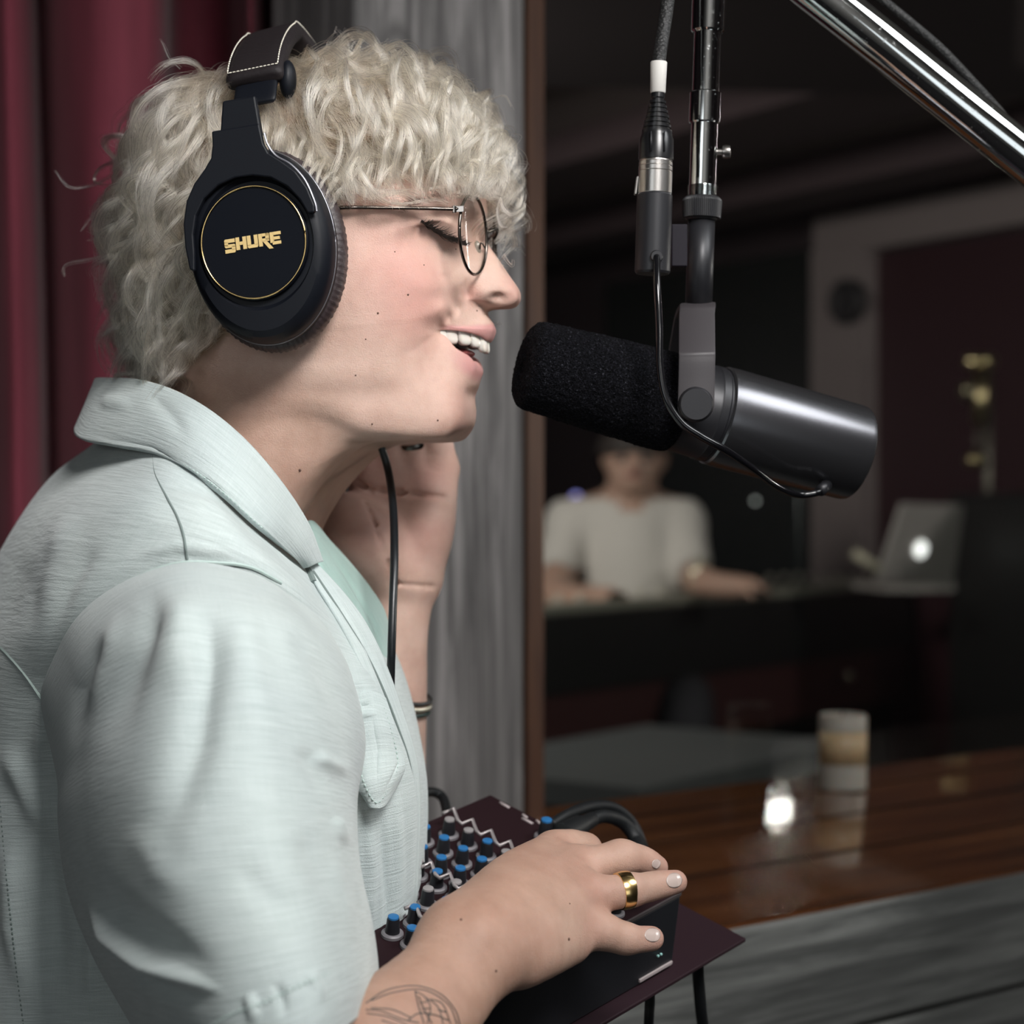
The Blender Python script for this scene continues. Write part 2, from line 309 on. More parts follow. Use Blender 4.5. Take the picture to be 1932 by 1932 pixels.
add('W', [(840,827,0),(834,827,7),(828,828,13),(805,829,20),(765,829,28),(715,827,37),(662,822,45),(598,798,53)], [(498,795,58),(417,798,53),(343,798,34),(336,798,0)])
add('X', [(770,830,0),(768,830,6),(758,830,12),(740,831,18),(712,832,26),(682,834,35),(640,838,44),(580,835,52)], [(490,828,58),(414,825,54),(345,822,35),(338,822,0)])
add('Y', [(700,836,0),(699,836,7),(692,838,14),(680,842,21),(662,850,29),(636,862,38),(598,874,46),(545,878,53)], [(470,872,59),(405,865,56),(342,858,36),(336,858,0)])
add('Y2', [(650,868,0),(649,868,7),(645,870,14),(636,876,22),(621,886,31),(597,898,40),(560,910,48),(508,916,55)], [(446,910,61),(388,902,58),(335,895,37),(330,895,0)])
add('Z', [(608,918,0),(607,918,8),(603,920,16),(594,926,24),(578,935,34),(553,946,43),(516,956,51),(466,962,58)], [(412,956,64),(362,946,61),(318,938,39),(314,938,0)])
add('Z2', [(568,985,0),(567,985,9),(562,988,18),(552,994,28),(534,1003,38),(507,1013,48),(468,1022,57),(420,1026,66)], [(370,1020,74),(325,1008,72),(290,995,46),(288,995,0)])
add('Z3', [(545,1045,0),(544,1045,10),(538,1048,20),(527,1054,32),(508,1062,46),(478,1070,60),(437,1076,75),(388,1080,90)], [(340,1072,98),(300,1060,90),(268,1045,56),(264,1045,0)])
R = np.array(R); nR = len(R)
iJ, iR = NAME['J'], NAME['R']
for c_ in range(5, 12):                                    # even out the mouth rows where they run across the cheek
    for i_ in range(iJ+1, iR): R[i_, c_] = R[iJ, c_]+(R[iR, c_]-R[iJ, c_])*(i_-iJ)/(iR-iJ)
# ring through near side, mirrored to the far side
SUBC, SUBR = 14, 9
mir = R[:, ::-1][:, 1:-1].copy(); mir[..., 1] *= -1
ringc = np.concatenate([R, mir], 1)                       # 22 columns closed
nc = ringc.shape[1]*SUBC
g1 = np.stack([cr(r, nc, closed=True) for r in ringc])     # nR x nc
nr = (nR-1)*SUBR+1
g = np.stack([cr(g1[:, c], nr) for c in range(nc)], 1)     # nr x nc x 3
colp = np.arange(nc)/SUBC; colp = np.minimum(colp, 22-colp) # 0..11
rowp = np.arange(nr)/SUBR
for _ in range(3):                                         # light smoothing, less on the lips and nose
    sm = g.copy()
    sm[1:-1] = (g[:-2]+g[2:]+np.roll(g, 1, 1)[1:-1]+np.roll(g, -1, 1)[1:-1])/4
    g = .5*g+.5*sm
wq = np.clip((colp-3.9)/.5, 0, 1)[None]*np.clip((rowp-NAME['J']+.5)/2.5, 0, 1)[:, None]*np.clip((NAME['S']+1-rowp)/3, 0, 1)[:, None]
wsk = np.clip((NAME['A']+1.2-rowp)/1.2, 0, 1)[:, None]*np.ones(nc)[None]; wsk = wsk[1:-1, :, None]; wq = np.maximum(wq, .6*np.clip((colp-5.1)/1, 0, 1)[None]*np.clip((NAME['V']-rowp)/2, 0, 1)[:, None])
wq = wq[1:-1, :, None]
for k_ in range(110):
    sm = (g[:-2]+g[2:]+np.roll(g, 1, 1)[1:-1]+np.roll(g, -1, 1)[1:-1])/4; g[1:-1] += (np.maximum(wq, wsk) if k_ < 42 else wsk)*(sm-g[1:-1])
RP = np.repeat(rowp[:, None], nc, 1); CP = np.repeat(colp[None], nr, 0)
# local sculpting in head space
def dent(center, rad, vec, power=2, sel=None):
    global g
    for sgn in (1, -1):
        c = center*np.array([1, sgn, 1]); v = np.array(vec)*np.array([1, sgn, 1]); d = (g-c)/np.asarray(rad)
        wgt = np.exp(-(d**2).sum(-1)*power)
        if sel is not None: wgt = wgt*sel
        g = g+wgt[..., None]*v/1000
dent(H(834,436,31), (.013,.013,.009), (1.2,2.6,.5))                 # eyeball under the lid
dent(H(838,412,34), (.016,.012,.0035), (-.6,-2.0,0))                # crease above the lid
dent(H(838,472,33), (.016,.014,.004), (-.4,-1.2,0))                 # under the eye
dent(H(912,553,15), (.009,.008,.0075), (0,2.4,0))                   # nostril wing
dent(H(883,548,19), (.003,.006,.009), (-1.2,-2.2,0))                # groove behind the wing
dent(H(860,578,24), (.0035,.008,.006), (-.3,-3.4,0))                   # smile fold
dent(H(843,594,26.5), (.0030,.008,.006), (-.3,-4.0,0))
dent(H(829,618,27), (.0026,.008,.008), (-.5,-2.8,0))
dent(H(806,560,40), (.022,.02,.018), (1.5,3.2,.8))
dent(H(832,585,32), (.008,.012,.009), (.8,2.2,0))                  # cheek raised by the smile
dent(H(798,620,37), (.012,.015,.02), (.5,1.5,0))
dent(H(775,622,44), (.030,.03,.020), (0,1.6,0))
dent(H(905,715,10), (.010,.012,.006), (-1.0,0,0))
# nostril pit
nz = H(934,563,9)
dent(nz, (.0046,.0050,.0026), (-1.5,-6.5,6.5), 1.2, (RP > NAME['H']+.15) & (RP < NAME['J']))
hv = HW(g.reshape(-1, 3))
hf = gridfaces(nr, nc, True)
lip = np.zeros((nr, nc))
def band(a, b, r, e=.35): return np.clip((r-a)/e+.5, 0, 1)*np.clip((b-r)/e+.5, 0, 1)
fadec = np.clip((4.15-CP)/.5, 0, 1)
lipU = band(NAME['K']+.1, NAME['N'], RP)*fadec; lipL = band(NAME['O3'], NAME['Q']+.75, RP, .6)*np.clip((3.6-CP)/1.2, 0, 1)
inner = band(NAME['N']-.2, NAME['O3']+.3, RP, .3)*np.clip((4.0-CP)/.3, 0, 1)
lip = np.maximum(lipU, lipL)
def gauss(c, r):
    d = np.minimum(np.linalg.norm(g-c, axis=-1), np.linalg.norm(g-c*np.array([1,-1,1]), axis=-1)); return np.exp(-(d/r)**2)
blush = .9*gauss(H(760,520,52), .026)+.8*gauss(H(965,552,4), .009)+.8*gauss(H(893,557,17), .006)+.5*gauss(H(800,600,40), .02)+.4*gauss(H(870,770,20), .015)
HEADV, HEADF = hv, hf
# ---------------- implicit modelling for arms, hands and torso ----------------
class Vol:
    def __init__(s, pts, pad, h):
        pts = np.asarray(pts, float); s.lo = pts.min(0)-pad; s.h = h; s.n = np.ceil((pts.max(0)+pad-s.lo)/h).astype(int)+1
        s.f = np.full(s.n, 1e3, np.float32)
    def win(s, lo, hi):
        a = np.clip(np.floor((lo-s.lo)/s.h).astype(int), 0, s.n-1); b = np.clip(np.ceil((hi-s.lo)/s.h).astype(int)+1, 1, s.n)
        sl = tuple(slice(x, y) for x, y in zip(a, b)); ax = [s.lo[i]+s.h*np.arange(a[i], b[i]) for i in range(3)]
        return sl, np.stack(np.meshgrid(*ax, indexing='ij'), -1).astype(np.float32)
    def comb(s, sl, d, k):
        o = s.f[sl]; hh = np.clip(.5+.5*(o-d)/k, 0, 1); s.f[sl] = np.where(o > 100, d, o+(d-o)*hh-k*hh*(1-hh))
    def cone(s, a, b, ra, rb, k=.006, squash=None):
        a, b = np.asarray(a, float), np.asarray(b, float); m = max(ra, rb)+3*k+.004
        sl, X = s.win(np.minimum(a, b)-m, np.maximum(a, b)+m); ab = (b-a).astype(np.float32); q = X-a.astype(np.float32)
        t = np.clip((q@ab)/max(float(ab@ab), 1e-9), 0, 1); r = q-t[..., None]*ab
        if squash is not None:
            ax = np.asarray(squash[0], np.float32); ax /= np.linalg.norm(ax); c = r@ax; r = r+ax*(c*(squash[1]-1))[..., None]
        s.comb(sl, np.linalg.norm(r, axis=-1)-(ra+(rb-ra)*t), k)
    def chain(s, pts, k=.004):
        c = np.array([p[0] for p in pts]); m = max(p[1] for p in pts)+3*k+.004
        if len(pts) > 2:                       # resample the axis smoothly so that the limb tapers without steps
            q = cr(np.column_stack([c, [p[1] for p in pts]]), (len(pts)-1)*5+1); c = q[:, :3]; rr = q[:, 3]
        else: rr = np.array([p[1] for p in pts])
        sl, X = s.win(c.min(0)-m, c.max(0)+m); d = np.full(X.shape[:3], 1e3, np.float32)
        for a, b, ra, rb in zip(c[:-1], c[1:], rr[:-1], rr[1:]):
            ab = (b-a).astype(np.float32); q = X-a.astype(np.float32); t = np.clip((q@ab)/float(ab@ab), 0, 1)
            d = np.minimum(d, np.linalg.norm(q-t[..., None]*ab, axis=-1)-(ra+(rb-ra)*t).astype(np.float32))
        s.comb(sl, d, k)
    def carve(s, c, r, k=.003):
        c = np.asarray(c, float); sl, X = s.win(c-r-.01, c+r+.01); d = np.linalg.norm(X-c.astype(np.float32), axis=-1)-r
        o = s.f[sl]; hh = np.clip(.5-.5*(o+d)/k, 0, 1); s.f[sl] = o*(1-hh)-d*hh+k*hh*(1-hh)
    def mesh(s):
        f = s.f; ins = f < 0; nx, ny, nz = f.shape
        c = sum(ins[i:nx-1+i, j:ny-1+j, k:nz-1+k].astype(np.int8) for i in (0,1) for j in (0,1) for k in (0,1))
        act = (c > 0) & (c < 8); idx = -np.ones(act.shape, int); A = np.argwhere(act); idx[act] = np.arange(len(A))
        P_ = np.zeros((len(A), 3)); W_ = np.zeros(len(A)); cor = [(i,j,k) for i in (0,1) for j in (0,1) for k in (0,1)]
        val = {q: f[A[:,0]+q[0], A[:,1]+q[1], A[:,2]+q[2]] for q in cor}
        for q in cor:
            for ax in range(3):
                if q[ax] == 0:
                    r = list(q); r[ax] = 1; r = tuple(r); v0, v1 = val[q], val[r]; m = (v0 < 0) != (v1 < 0)
                    t = np.where(m, v0/np.where(v0 == v1, 1, v0-v1), 0); p = np.tile(np.array(q, float), (len(A), 1)); p[:, ax] = t
                    P_ += p*m[:, None]; W_ += m
        V = s.lo+s.h*(A+P_/np.maximum(W_, 1)[:, None]); Fs = []
        for ax in range(3):
            u, w_ = (ax+1) % 3, (ax+2) % 3
            sl0 = [slice(1, None)]*3; sl1 = [slice(1, None)]*3; sl0[ax] = slice(0, -1)
            f0 = ins[tuple(slice(0, -1) if i == ax else slice(1, -1) for i in range(3))]
            f1 = ins[tuple(slice(1, None) if i == ax else slice(1, -1) for i in range(3))]
            for flip, m in ((0, f0 & ~f1), (1, ~f0 & f1)):
                E_ = np.argwhere(m)
                if not len(E_): continue
                for i in range(3):
                    if i != ax: E_[:, i] += 1
                def at(du, dw):
                    q = E_.copy(); q[:, u] += du; q[:, w_] += dw; return idx[q[:,0], q[:,1], q[:,2]]
                quad = np.stack([at(-1,-1), at(0,-1), at(0,0), at(-1,0)], 1)
                Fs.append(quad[:, ::-1] if flip else quad)
        return V, np.vstack(Fs)
mm = .001
def K(px, py, Y, r): return (P(px, py, Y), r*mm)
def digit(v, pts, k=.003): v.chain(pts, k)
# near (right) arm and hand
fr = [K(520,2130,.785,36), K(600,2060,.785,34), K(698,1996,.79,29), K(805,1896,.82,25), K(886,1806,.845,21.5)]
mc5, mc4, mc3, mc2 = K(1085,1752,.902,11), K(1100,1690,.918,11.5), K(1086,1640,.938,11.5), K(1046,1610,.958,11)
nearh = [fr, [K(870,1800,.842,20), K(985,1785,.868,17), mc5], [K(880,1790,.845,20), K(990,1740,.878,17), mc4], [K(885,1780,.85,20), K(985,1700,.892,16), mc3], [K(885,1775,.855,19), K(965,1670,.905,15), mc2]]
dig = [[mc5, K(1135,1757,.905,9.6), K(1182,1772,.91,7.2), K(1229,1771,.917,6.2)],
       [mc4, K(1135,1686,.916,9.3), K(1190,1680,.922,7.9), K(1235,1671,.93,7.4), K(1274,1664,.936,6.1)],
       [mc3, K(1128,1630,.938,9.6), K(1172,1619,.942,8.7), K(1212,1624,.949,7.6), K(1238,1636,.956,6.2)],
       [mc2, K(1078,1598,.966,9.2), K(1106,1604,.975,7.8), K(1117,1622,.985,6.6)],
       [K(930,1740,.90,14), K(1000,1700,.945,11), K(1050,1680,.962,9), K(1085,1668,.974,7)]]
allp = [q[0] for c in nearh+dig for q in c]
V1 = Vol(allp, .05, .0011)
for c in nearh: V1.chain(c, .010)
for c in dig: V1.chain(c, .0045)
for c in dig[:4]:
    if len(c) > 3: V1.cone(c[2][0]-[0,.0012,-.0006], c[2][0]-[0,.0012,-.0008], c[2][1]*.98, c[2][1]*.98, .004)
for a_, b_ in ((K(905,1768,.830,4), K(1092,1688,.909,5)), (K(905,1745,.835,4), K(1078,1640,.929,5)), (K(905,1725,.842,4), K(1035,1610,.950,5))): V1.cone(a_[0], b_[0], a_[1], b_[1], .008)
V1.cone(P(985,1812,.862), P(1075,1785,.893), .011, .0085, .008)      # edge of the palm
hv1, hf1 = V1.mesh()
# far (left) arm and hand, palm to the camera
arm2 = [K(560,1500,1.20,42), K(720,1760,1.14,27)], [K(720,1760,1.14,27), K(737,1480,1.12,21), K(744,1300,1.105,19.5), K(752,1190,1.10,17.5), K(768,1095,1.10,17.5)]
W5, W4, W3, W2 = K(829,884,1.10,11.5), K(785,872,1.10,11.5), K(738,868,1.10,12), K(692,882,1.10,12)
palm = [[K(783,1085,1.10,15), K(806,1000,1.095,16), W5], [K(775,1085,1.10,15), K(780,990,1.10,14), W4], [K(765,1085,1.10,15), K(745,990,1.103,14), W3], [K(755,1085,1.10,15), K(712,980,1.105,13), W2]]
thumb = [K(755,1085,1.095,15), K(700,1025,1.085,19), K(655,985,1.085,17), K(605,962,1.10,12), K(565,925,1.115,10), K(548,890,1.12,8)]
d2 = [[W5, K(822,820,1.095,9), K(800,760,1.10,8), K(775,720,1.11,7)], [W4, K(772,800,1.095,9.5), K(748,715,1.10,8.5), K(722,665,1.115,7.5)],
      [W3, K(726,790,1.095,9.8), K(700,700,1.10,8.7), K(672,645,1.115,7.5)], [W2, K(678,800,1.10,9.5), K(652,720,1.105,8.5), K(628,670,1.115,7.3)]]
V2 = Vol([q[0] for c in list(arm2)+palm+d2+[thumb] for q in c], .05, .0013)
for c in arm2: V2.chain(c, .012)
for c in palm: V2.chain(c, .009)
V2.chain(thumb, .009)
for c in d2: V2.chain(c, .003)
for a, b in (((690,945),(735,1060)), ((735,1060),(748,1100)), ((700,925),(760,930)), ((760,930),(842,938)), ((735,1102),(822,1108)), ((645,890),(700,925))):
    for t in np.linspace(0, 1, 26):
        q = P(a[0]+(b[0]-a[0])*t, a[1]+(b[1]-a[1])*t, 1.0); lo, hi = .95, 1.15
        d = q/1.0-np.array([0, 0, CZ]); o0 = np.array([0, 0, CZ])     # march along the view ray to the skin
        ys = np.linspace(1.02, 1.16, 220); pts = o0+d[None]*ys[:, None]; ii = np.round((pts-V2.lo)/V2.h).astype(int)
        ii = np.clip(ii, 0, V2.n-1); fv = V2.f[ii[:,0], ii[:,1], ii[:,2]]; hit = np.argmax(fv < 0)
        if fv[hit] < 0: V2.carve(pts[hit]-d*.0014, .0016, .0012)
hv2, hf2 = V2.mesh()
# torso, upper arms, legs down to the floor
c0 = np.array([-.17, 1.03, 0])
def T(x, y, z): return np.array([x, y, z])
V3 = Vol([T(-.45,.75,0), T(.2,1.35,1.5)], .02, .006)
V3.cone(T(-.165,1.05,1.34), T(-.165,1.06,1.05), .055, .072, .04, ((0,1,0), .8)); V3.cone(T(-.165,1.06,1.05), T(-.18,1.04,.93), .075, .11, .04, ((0,1,0), .8))
V3.cone(P(370,1240,.91), P(515,2110,.785), .034, .034, .02); V3.cone(T(-.17,1.17,1.33), P(560,1500,1.19), .035, .036, .02)
for y in (.94, 1.12):
    V3.cone(T(-.19,y,.92), T(-.16,y,.5), .085, .06, .03); V3.cone(T(-.16,y,.5), T(-.18,y,.09), .055, .035, .02)
    V3.cone(T(-.19,y,.04), T(-.04,y-.02,.035), .038, .03, .02)
hv3, hf3 = V3.mesh()
# merge into the single figure
nv = [len(HEADV), len(hv1), len(hv2), len(hv3)]; off = np.cumsum([0]+nv)
allv = np.vstack([HEADV, hv1, hv2, hv3])
me = bpy.data.meshes.new('person')
allf = np.vstack([np.array(HEADF)[:, ::-1], hf1+off[1], hf2+off[2], hf3+off[3]])
me.vertices.add(len(allv)); me.vertices.foreach_set('co', allv.astype(np.float32).ravel())
me.loops.add(allf.size); me.loops.foreach_set('vertex_index', allf.ravel().astype(np.int32))
me.polygons.add(len(allf)); me.polygons.foreach_set('loop_start', np.arange(0, allf.size, 4, dtype=np.int32)); me.polygons.foreach_set('loop_total', np.full(len(allf), 4, np.int32))
me.update(calc_edges=True); me.validate(); me.polygons.foreach_set('use_smooth', [True]*len(me.polygons))
att = me.color_attributes.new('tint', 'FLOAT_COLOR', 'POINT')
def scalp_mask():
    q = g.copy(); q[..., 1] = np.abs(q[..., 1]); wq_ = HW(q); x = 966+F*wq_[..., 0]/wq_[..., 1]; y = 966-F*(wq_[..., 2]-CZ)/wq_[..., 1]
    lim = np.where(x > 640, 345, np.where(x > 560, 420, np.where(x > 430, 560+(560-x)*.4, 640+(430-x)*.8)))
    return np.clip((lim-y)/22+.2, 0, 1).ravel()
tc = np.zeros((len(allv), 4), np.float32); tc[:, 3] = 1
tc[:nv[0], 3] = 1-(okv_s.ravel() if False else scalp_mask())
tc[:nv[0], 0] = lip.ravel(); tc[:nv[0], 1] = blush.ravel(); tc[:nv[0], 2] = inner.ravel()
def spots(lst, r, amp, ch):
    for c in lst:
        d = np.linalg.norm(allv-c, axis=1); tc[:, ch] = np.maximum(tc[:, ch], amp*np.exp(-(d/r)**2))
spots([d[-1][0] for d in dig[:4]], .011, .55, 1); spots([m[0]-np.array([0,.008,0]) for m in (mc5,mc4,mc3,mc2)], .012, .45, 1)
spots([P(800,900,1.085), P(700,880,1.085), P(690,1000,1.065), P(800,1010,1.08)], .018, .7, 1)
att.data.foreach_set('color', tc.ravel())
tn = me.attributes.new('tan', 'FLOAT', 'POINT'); tv_ = np.zeros(len(allv), np.float32); tv_[:nv[0]] = (.55*np.clip((RP-NAME['V'])/3, 0, 1)+.5*np.clip((CP-6.2)/1.2, 0, 1)*np.clip((RP-NAME['R'])/3, 0, 1)).clip(0, .6).ravel(); tv_[off[1]:off[2]] = .9-.35*np.clip((hv1[:, 0]-P(900,1700,.87)[0])/.08, 0, 1); tv_[off[2]:off[3]] = .05  # tan on the arm; the neck part paints in jaw and cup shade
tn.data.foreach_set('value', tv_)
skin = mat('skin', (.60,.42,.345), .48, Subsurface_Weight=.12, Subsurface_Scale=.006, Specular_IOR_Level=.38)
skin.node_tree.nodes['Principled BSDF'].inputs['Subsurface Radius'].default_value = (1, .35, .2)
n = NT(skin); ca_ = n.n('ShaderNodeVertexColor', layer_name='tint'); sp = n.n('ShaderNodeSeparateColor'); n.l(ca_.outputs[0], sp.inputs[0])
v = n.coord((1,1,1)); mot = n.noise(v, 60, 5, .6); fine = n.noise(v, 900, 2, .6); big = n.noise(v, 18, 3, .5)
c = n.ramp(mot, [(.3, (.47,.305,.24)), (.7, (.61,.425,.35))])
c = n.mix(.25, c, n.ramp(big, [(.35, (.60,.36,.30)), (.65, (.66,.50,.42))]))
x = n.n('ShaderNodeMath', operation='MULTIPLY'); n.l(sp.outputs[1], x.inputs[0]); x.inputs[1].default_value = .55
c = n.mix(x.outputs[0], c, (.60,.27,.235)); c = n.mix(sp.outputs[0], c, (.53,.27,.25)); c = n.mix(sp.outputs[2], c, (.10,.015,.015))
fr_ = n.n('ShaderNodeTexVoronoi'); fr_.inputs['Scale'].default_value = 130; n.l(v, fr_.inputs['Vector'])
ta_ = n.n('ShaderNodeAttribute', attribute_name='tan'); c = n.mix(ta_.outputs['Fac'], c, (.69,.60,.53), 'MULTIPLY')
sc_ = n.n('ShaderNodeMath', operation='SUBTRACT'); sc_.inputs[0].default_value = 1; n.l(ca_.outputs['Alpha'], sc_.inputs[1]); c = n.mix(sc_.outputs[0], c, (.26,.18,.115))
c = n.mix(n.ramp(fr_.outputs['Distance'], [(.0, (.25,.25,.25)), (.10, (0,0,0))]), c, (.34,.19,.14))
n.base(c); n.bump(n.noise(v, 1300, 3, .7), .6, .0005, n.bump(n.noise(v, 260, 3, .6), .25, .0008))
person = bpy.data.objects.new('person', me); COL.objects.link(person); me.materials.append(skin)
tag(person, 'singer with curly platinum hair and closed eyes in a mint overshirt, hand on a mixer', 'person')
# teeth, tongue, lashes, brows, moles, nails
tooth = mat('tooth_enamel', (.66,.62,.56), .18, Subsurface_Weight=.1, Subsurface_Scale=.002)
def tooth_at(px, py, s, wd, ht, dp, rot):
    c = HW(H(px, py, s)); v, f = ball((0,0,0), 1, 12); v = np.array(v); v = np.sign(v)*np.abs(v)**.62
    v[:, 2] = v[:, 2]; v = v*np.array([dp, wd, ht])/2000; a = math.radians(rot)+(-YAW)
    Rm = np.array([[math.cos(a), -math.sin(a), 0], [math.sin(a), math.cos(a), 0], [0,0,1]]); v = v@Rm.T
    t2 = math.radians(8); v[:, 0] += -v[:, 2]*math.tan(t2)*1.0
    return v+c, f
for sg in (1, -1):
    for (px, py, s, wd, ht, dp, rot) in ((909,643,4.3,8.4,13,5,-8), (894,636,9.5,7.2,11.5,5,-30), (874,632,13.5,7.6,11.5,6,-50), (850,630,16.5,7.4,11.5,6.5,-68), (832,628,18.5,7,9.5,7,-76)):
        b = H(px, py, s); b[1] *= sg; v, f = tooth_at(px, py, s, wd, ht, dp, rot)
        if sg < 0:
            q = v-np.array([0, HY, 0]); hh = np.stack([q[:,0]*CA-q[:,1]*SA, -(q[:,0]*SA+q[:,1]*CA), q[:,2]], 1)
            hh[:, 1] *= -1; v = HW(hh); f = [tuple(reversed(t)) for t in f]
        mobj('tooth', v, f, tooth, person)
gum = mat('gum', (.42,.12,.12), .3)
v, f = ball((0,0,0), 1, 12); v = np.array(v)*[.011,.012,.003]
mobj('tongue', v+HW(H(858,668,0)), f, gum, person)
dark = mat('lash_hair', (.012,.008,.006), .6)
rng = random.Random(4)
lm = MB(); hb = BVHTree.FromPolygons([Vector(p) for p in HEADV], HEADF)
def onskin(px, py, lift=0.0, tree=hb):
    d = Vector(P(px, py, 1.0))-Vector((0,0,CZ)); h = tree.ray_cast(Vector((0,0,CZ)), d.normalized())
    if h[0] is None: return None
    return np.array(h[0]-d.normalized()*lift)
lash = cr([(795,417,0),(810,428,0),(828,440,0),(846,447,0),(860,450,0),(874,456,0)], 60)
for sgn in (0,):
    for i in range(230):
        t = rng.random(); q = lash[int(t*59)]; a = onskin(q[0]+rng.gauss(0,.8), q[1]+rng.gauss(0,1.0), .0002)
        if a is None: continue
        L = rng.uniform(12, 26)*(.7+.5*math.sin(t*3.1)); ang = math.radians(25+rng.gauss(0, 11)-20*(1-t)); 
        e = a+np.array([math.cos(ang)*L/F, -rng.uniform(.002,.0055), -math.sin(ang)*L/F*1.0]); m_ = (a+e)/2+np.array([.0002,-.001,-.0012])
        lm.add(*tube(cr([a, m_, e], 6), np.linspace(.00024,.00006,6), 5))
lid = [onskin(q[0], q[1], .00015) for q in lash[::3]]; lid = [q for q in lid if q is not None]
lm.add(*tube(lid, .00058, 6))
lm.build('eyelashes', dark, person)
browm = mat('brow_hair', (.16,.10,.07), .6); bm_ = MB()
bl = cr([(765,392,0),(800,378,0),(840,370,0),(878,374,0),(900,384,0)], 60)
for i in range(340):
    q = bl[int(rng.random()*59)]; a = onskin(q[0]+rng.gauss(0,3), q[1]+rng.gauss(0,4.5), 0)
    if a is None: continue
    e = a+np.array([-rng.uniform(6,14)/F, -.0008, rng.uniform(-2,6)/F]); bm_.add(*tube([a, (a+e)/2+[0,-.0006,.0004], e], [.00009,.00008,.00003], 4))
bm_.build('eyebrow', browm, person)
mole = mat('mole', (.10,.05,.035), .6)
for (px, py, r) in ((566,887,2.6),(713,591,2),(770,556,1.8),(826,793,1.8),(702,800,1.6),(671,708,1.5),(800,500,1.2),(745,475,1.2),(900,586,1.5),(860,470,1.2),(690,640,1.3)):
    q = onskin(px, py)
    if q is not None: mobj('mole', *ball(q, r/F, 8), mole, person)
hb1 = BVHTree.FromPolygons([Vector(p) for p in hv1], [tuple(map(int, f)) for f in hf1])
for (px, py, r) in ((1073,1772,2.4),(936,1832,2.2),(870,1735,2),(1075,1705,1.3)):
    q = onskin(px, py, 0, hb1)
    if q is not None: mobj('mole', *ball(q, r/F, 8), mole, person)
nailm = mat('fingernail', (.50,.40,.36), .2, Coat_Weight=.25)
def nail(px, py, ang, L, Wd):
    vs = []; ok = True; ca_, sa_ = math.cos(math.radians(ang)), math.sin(math.radians(ang)); nn = 13
    for i in range(nn):
        for j in range(nn):
            a, b = -1+2*i/(nn-1), -1+2*j/(nn-1)
            a2, b2 = a*math.sqrt(1-b*b/2), b*math.sqrt(1-a*a/2); dx, dy = a2*L, b2*Wd
            q = onskin(px+dx*ca_-dy*sa_, py+dx*sa_+dy*ca_, .0001+.0003*(a > .5), hb1)
            if q is None: q = vs[-1] if vs else onskin(px, py, 0, hb1)
            if q is None: return
            vs.append(q)
    o = mobj('fingernail', vs, gridfaces(nn, nn), nailm, person); m = o.modifiers.new('s', 'SOLIDIFY'); m.thickness = .0004; m.offset = 0
nail(1272,1661,-7,15,14); nail(1231,1764,5,15,13); nail(1238,1630,30,8,9)
# forearm tattoo of fine dark lines (a bird with open wings), and small wrist marks
ink = mat('tattoo_ink', (.05,.045,.04), .6); tm = MB()
ln = [[(690,1893),(730,1868),(785,1860),(830,1875),(858,1905),(868,1935)],[(700,1888),(745,1872),(800,1868),(845,1895),(862,1932)],
      [(783,1870),(790,1900),(800,1932)],[(783,1870),(800,1880),(812,1900),(806,1932)],[(790,1880),(800,1905),(815,1932)],[(800,1880),(826,1900),(836,1932)],
      [(690,1905),(720,1908),(755,1922),(790,1930)],[(692,1912),(730,1918),(770,1935)],[(700,1902),(740,1905),(775,1920)],[(812,1885),(835,1895),(850,1932)],[(770,1925),(790,1912),(820,1915),(845,1925)],
      [(720,1925),(750,1935)],[(792,1892),(806,1890)],[(796,1904),(812,1902)],[(826,1905),(842,1910)]]
for l in ln:
    pp = [onskin(q[0], q[1], -.00005, hb1) for q in cr([(a, b, 0) for a, b in l], 40)]; pp = [q for q in pp if q is not None]
    if len(pp) > 3: tm.add(*tube(pp, .00036, 5))
tm.build('tattoo', ink, person); tag(bpy.data.objects['tattoo'], 'line drawing of a bird on the forearm')
# ---------------- overshirt ----------------
def fabric(name, c1, c2, rib=1.0):
    m = mat(name, c1, .88, Sheen_Weight=.25); n = NT(m)
    uv = n.coord((1,1,1), kind='UV'); st = n.coord((9,190,1), kind='UV'); wv = n.coord((900,900,1), kind='UV')
    slub = n.noise(st, 1.0, 4, .65); blot = n.noise(n.coord((1,1,1)), 9, 4, .6); warp = n.noise(n.coord((260,10,1), kind='UV'), 1, 3, .6)
    c = n.ramp(slub, [(.3, tuple(x*.80 for x in c1)), (.7, c2)]); c = n.mix(.35, c, n.ramp(warp, [(.3, c1), (.7, c2)]))
    c = n.mix(.3, c, n.ramp(blot, [(.35, (c1[0]*.93, c1[1]*.90, c1[2]*1.0)), (.65, c2)])); n.base(c)
    b = n.bump(slub, .5*rib, .0015); n.bump(n.noise(n.coord((1,1,1)), 1400, 2, .7), .5, .0005, b); return m
mint = fabric('mint_slub_cotton', (.43,.51,.49), (.58,.645,.63))
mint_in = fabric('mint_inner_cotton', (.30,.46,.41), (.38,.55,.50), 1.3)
thread = mat('stitch_thread', (.42,.52,.49), .8); seamd = mat('dark_thread_and_gap_shade', (.16,.20,.19), .9)  # second one: darker seam thread, also the painted shade of the placket gap
def seg_d(px, py, poly):
    best = np.full(px.shape, 1e9); par = np.zeros(px.shape); L = 0; tot = sum(math.dist(a, b) for a, b in zip(poly[:-1], poly[1:]))
    for a, b in zip(poly[:-1], poly[1:]):
        dx, dy = b[0]-a[0], b[1]-a[1]; l2 = dx*dx+dy*dy; t = np.clip(((px-a[0])*dx+(py-a[1])*dy)/l2, 0, 1)
        d = np.hypot(px-a[0]-t*dx, py-a[1]-t*dy); m = d < best; best = np.where(m, d, best); par = np.where(m, (L+t*math.sqrt(l2))/tot, par); L += math.sqrt(l2)
    return best, par
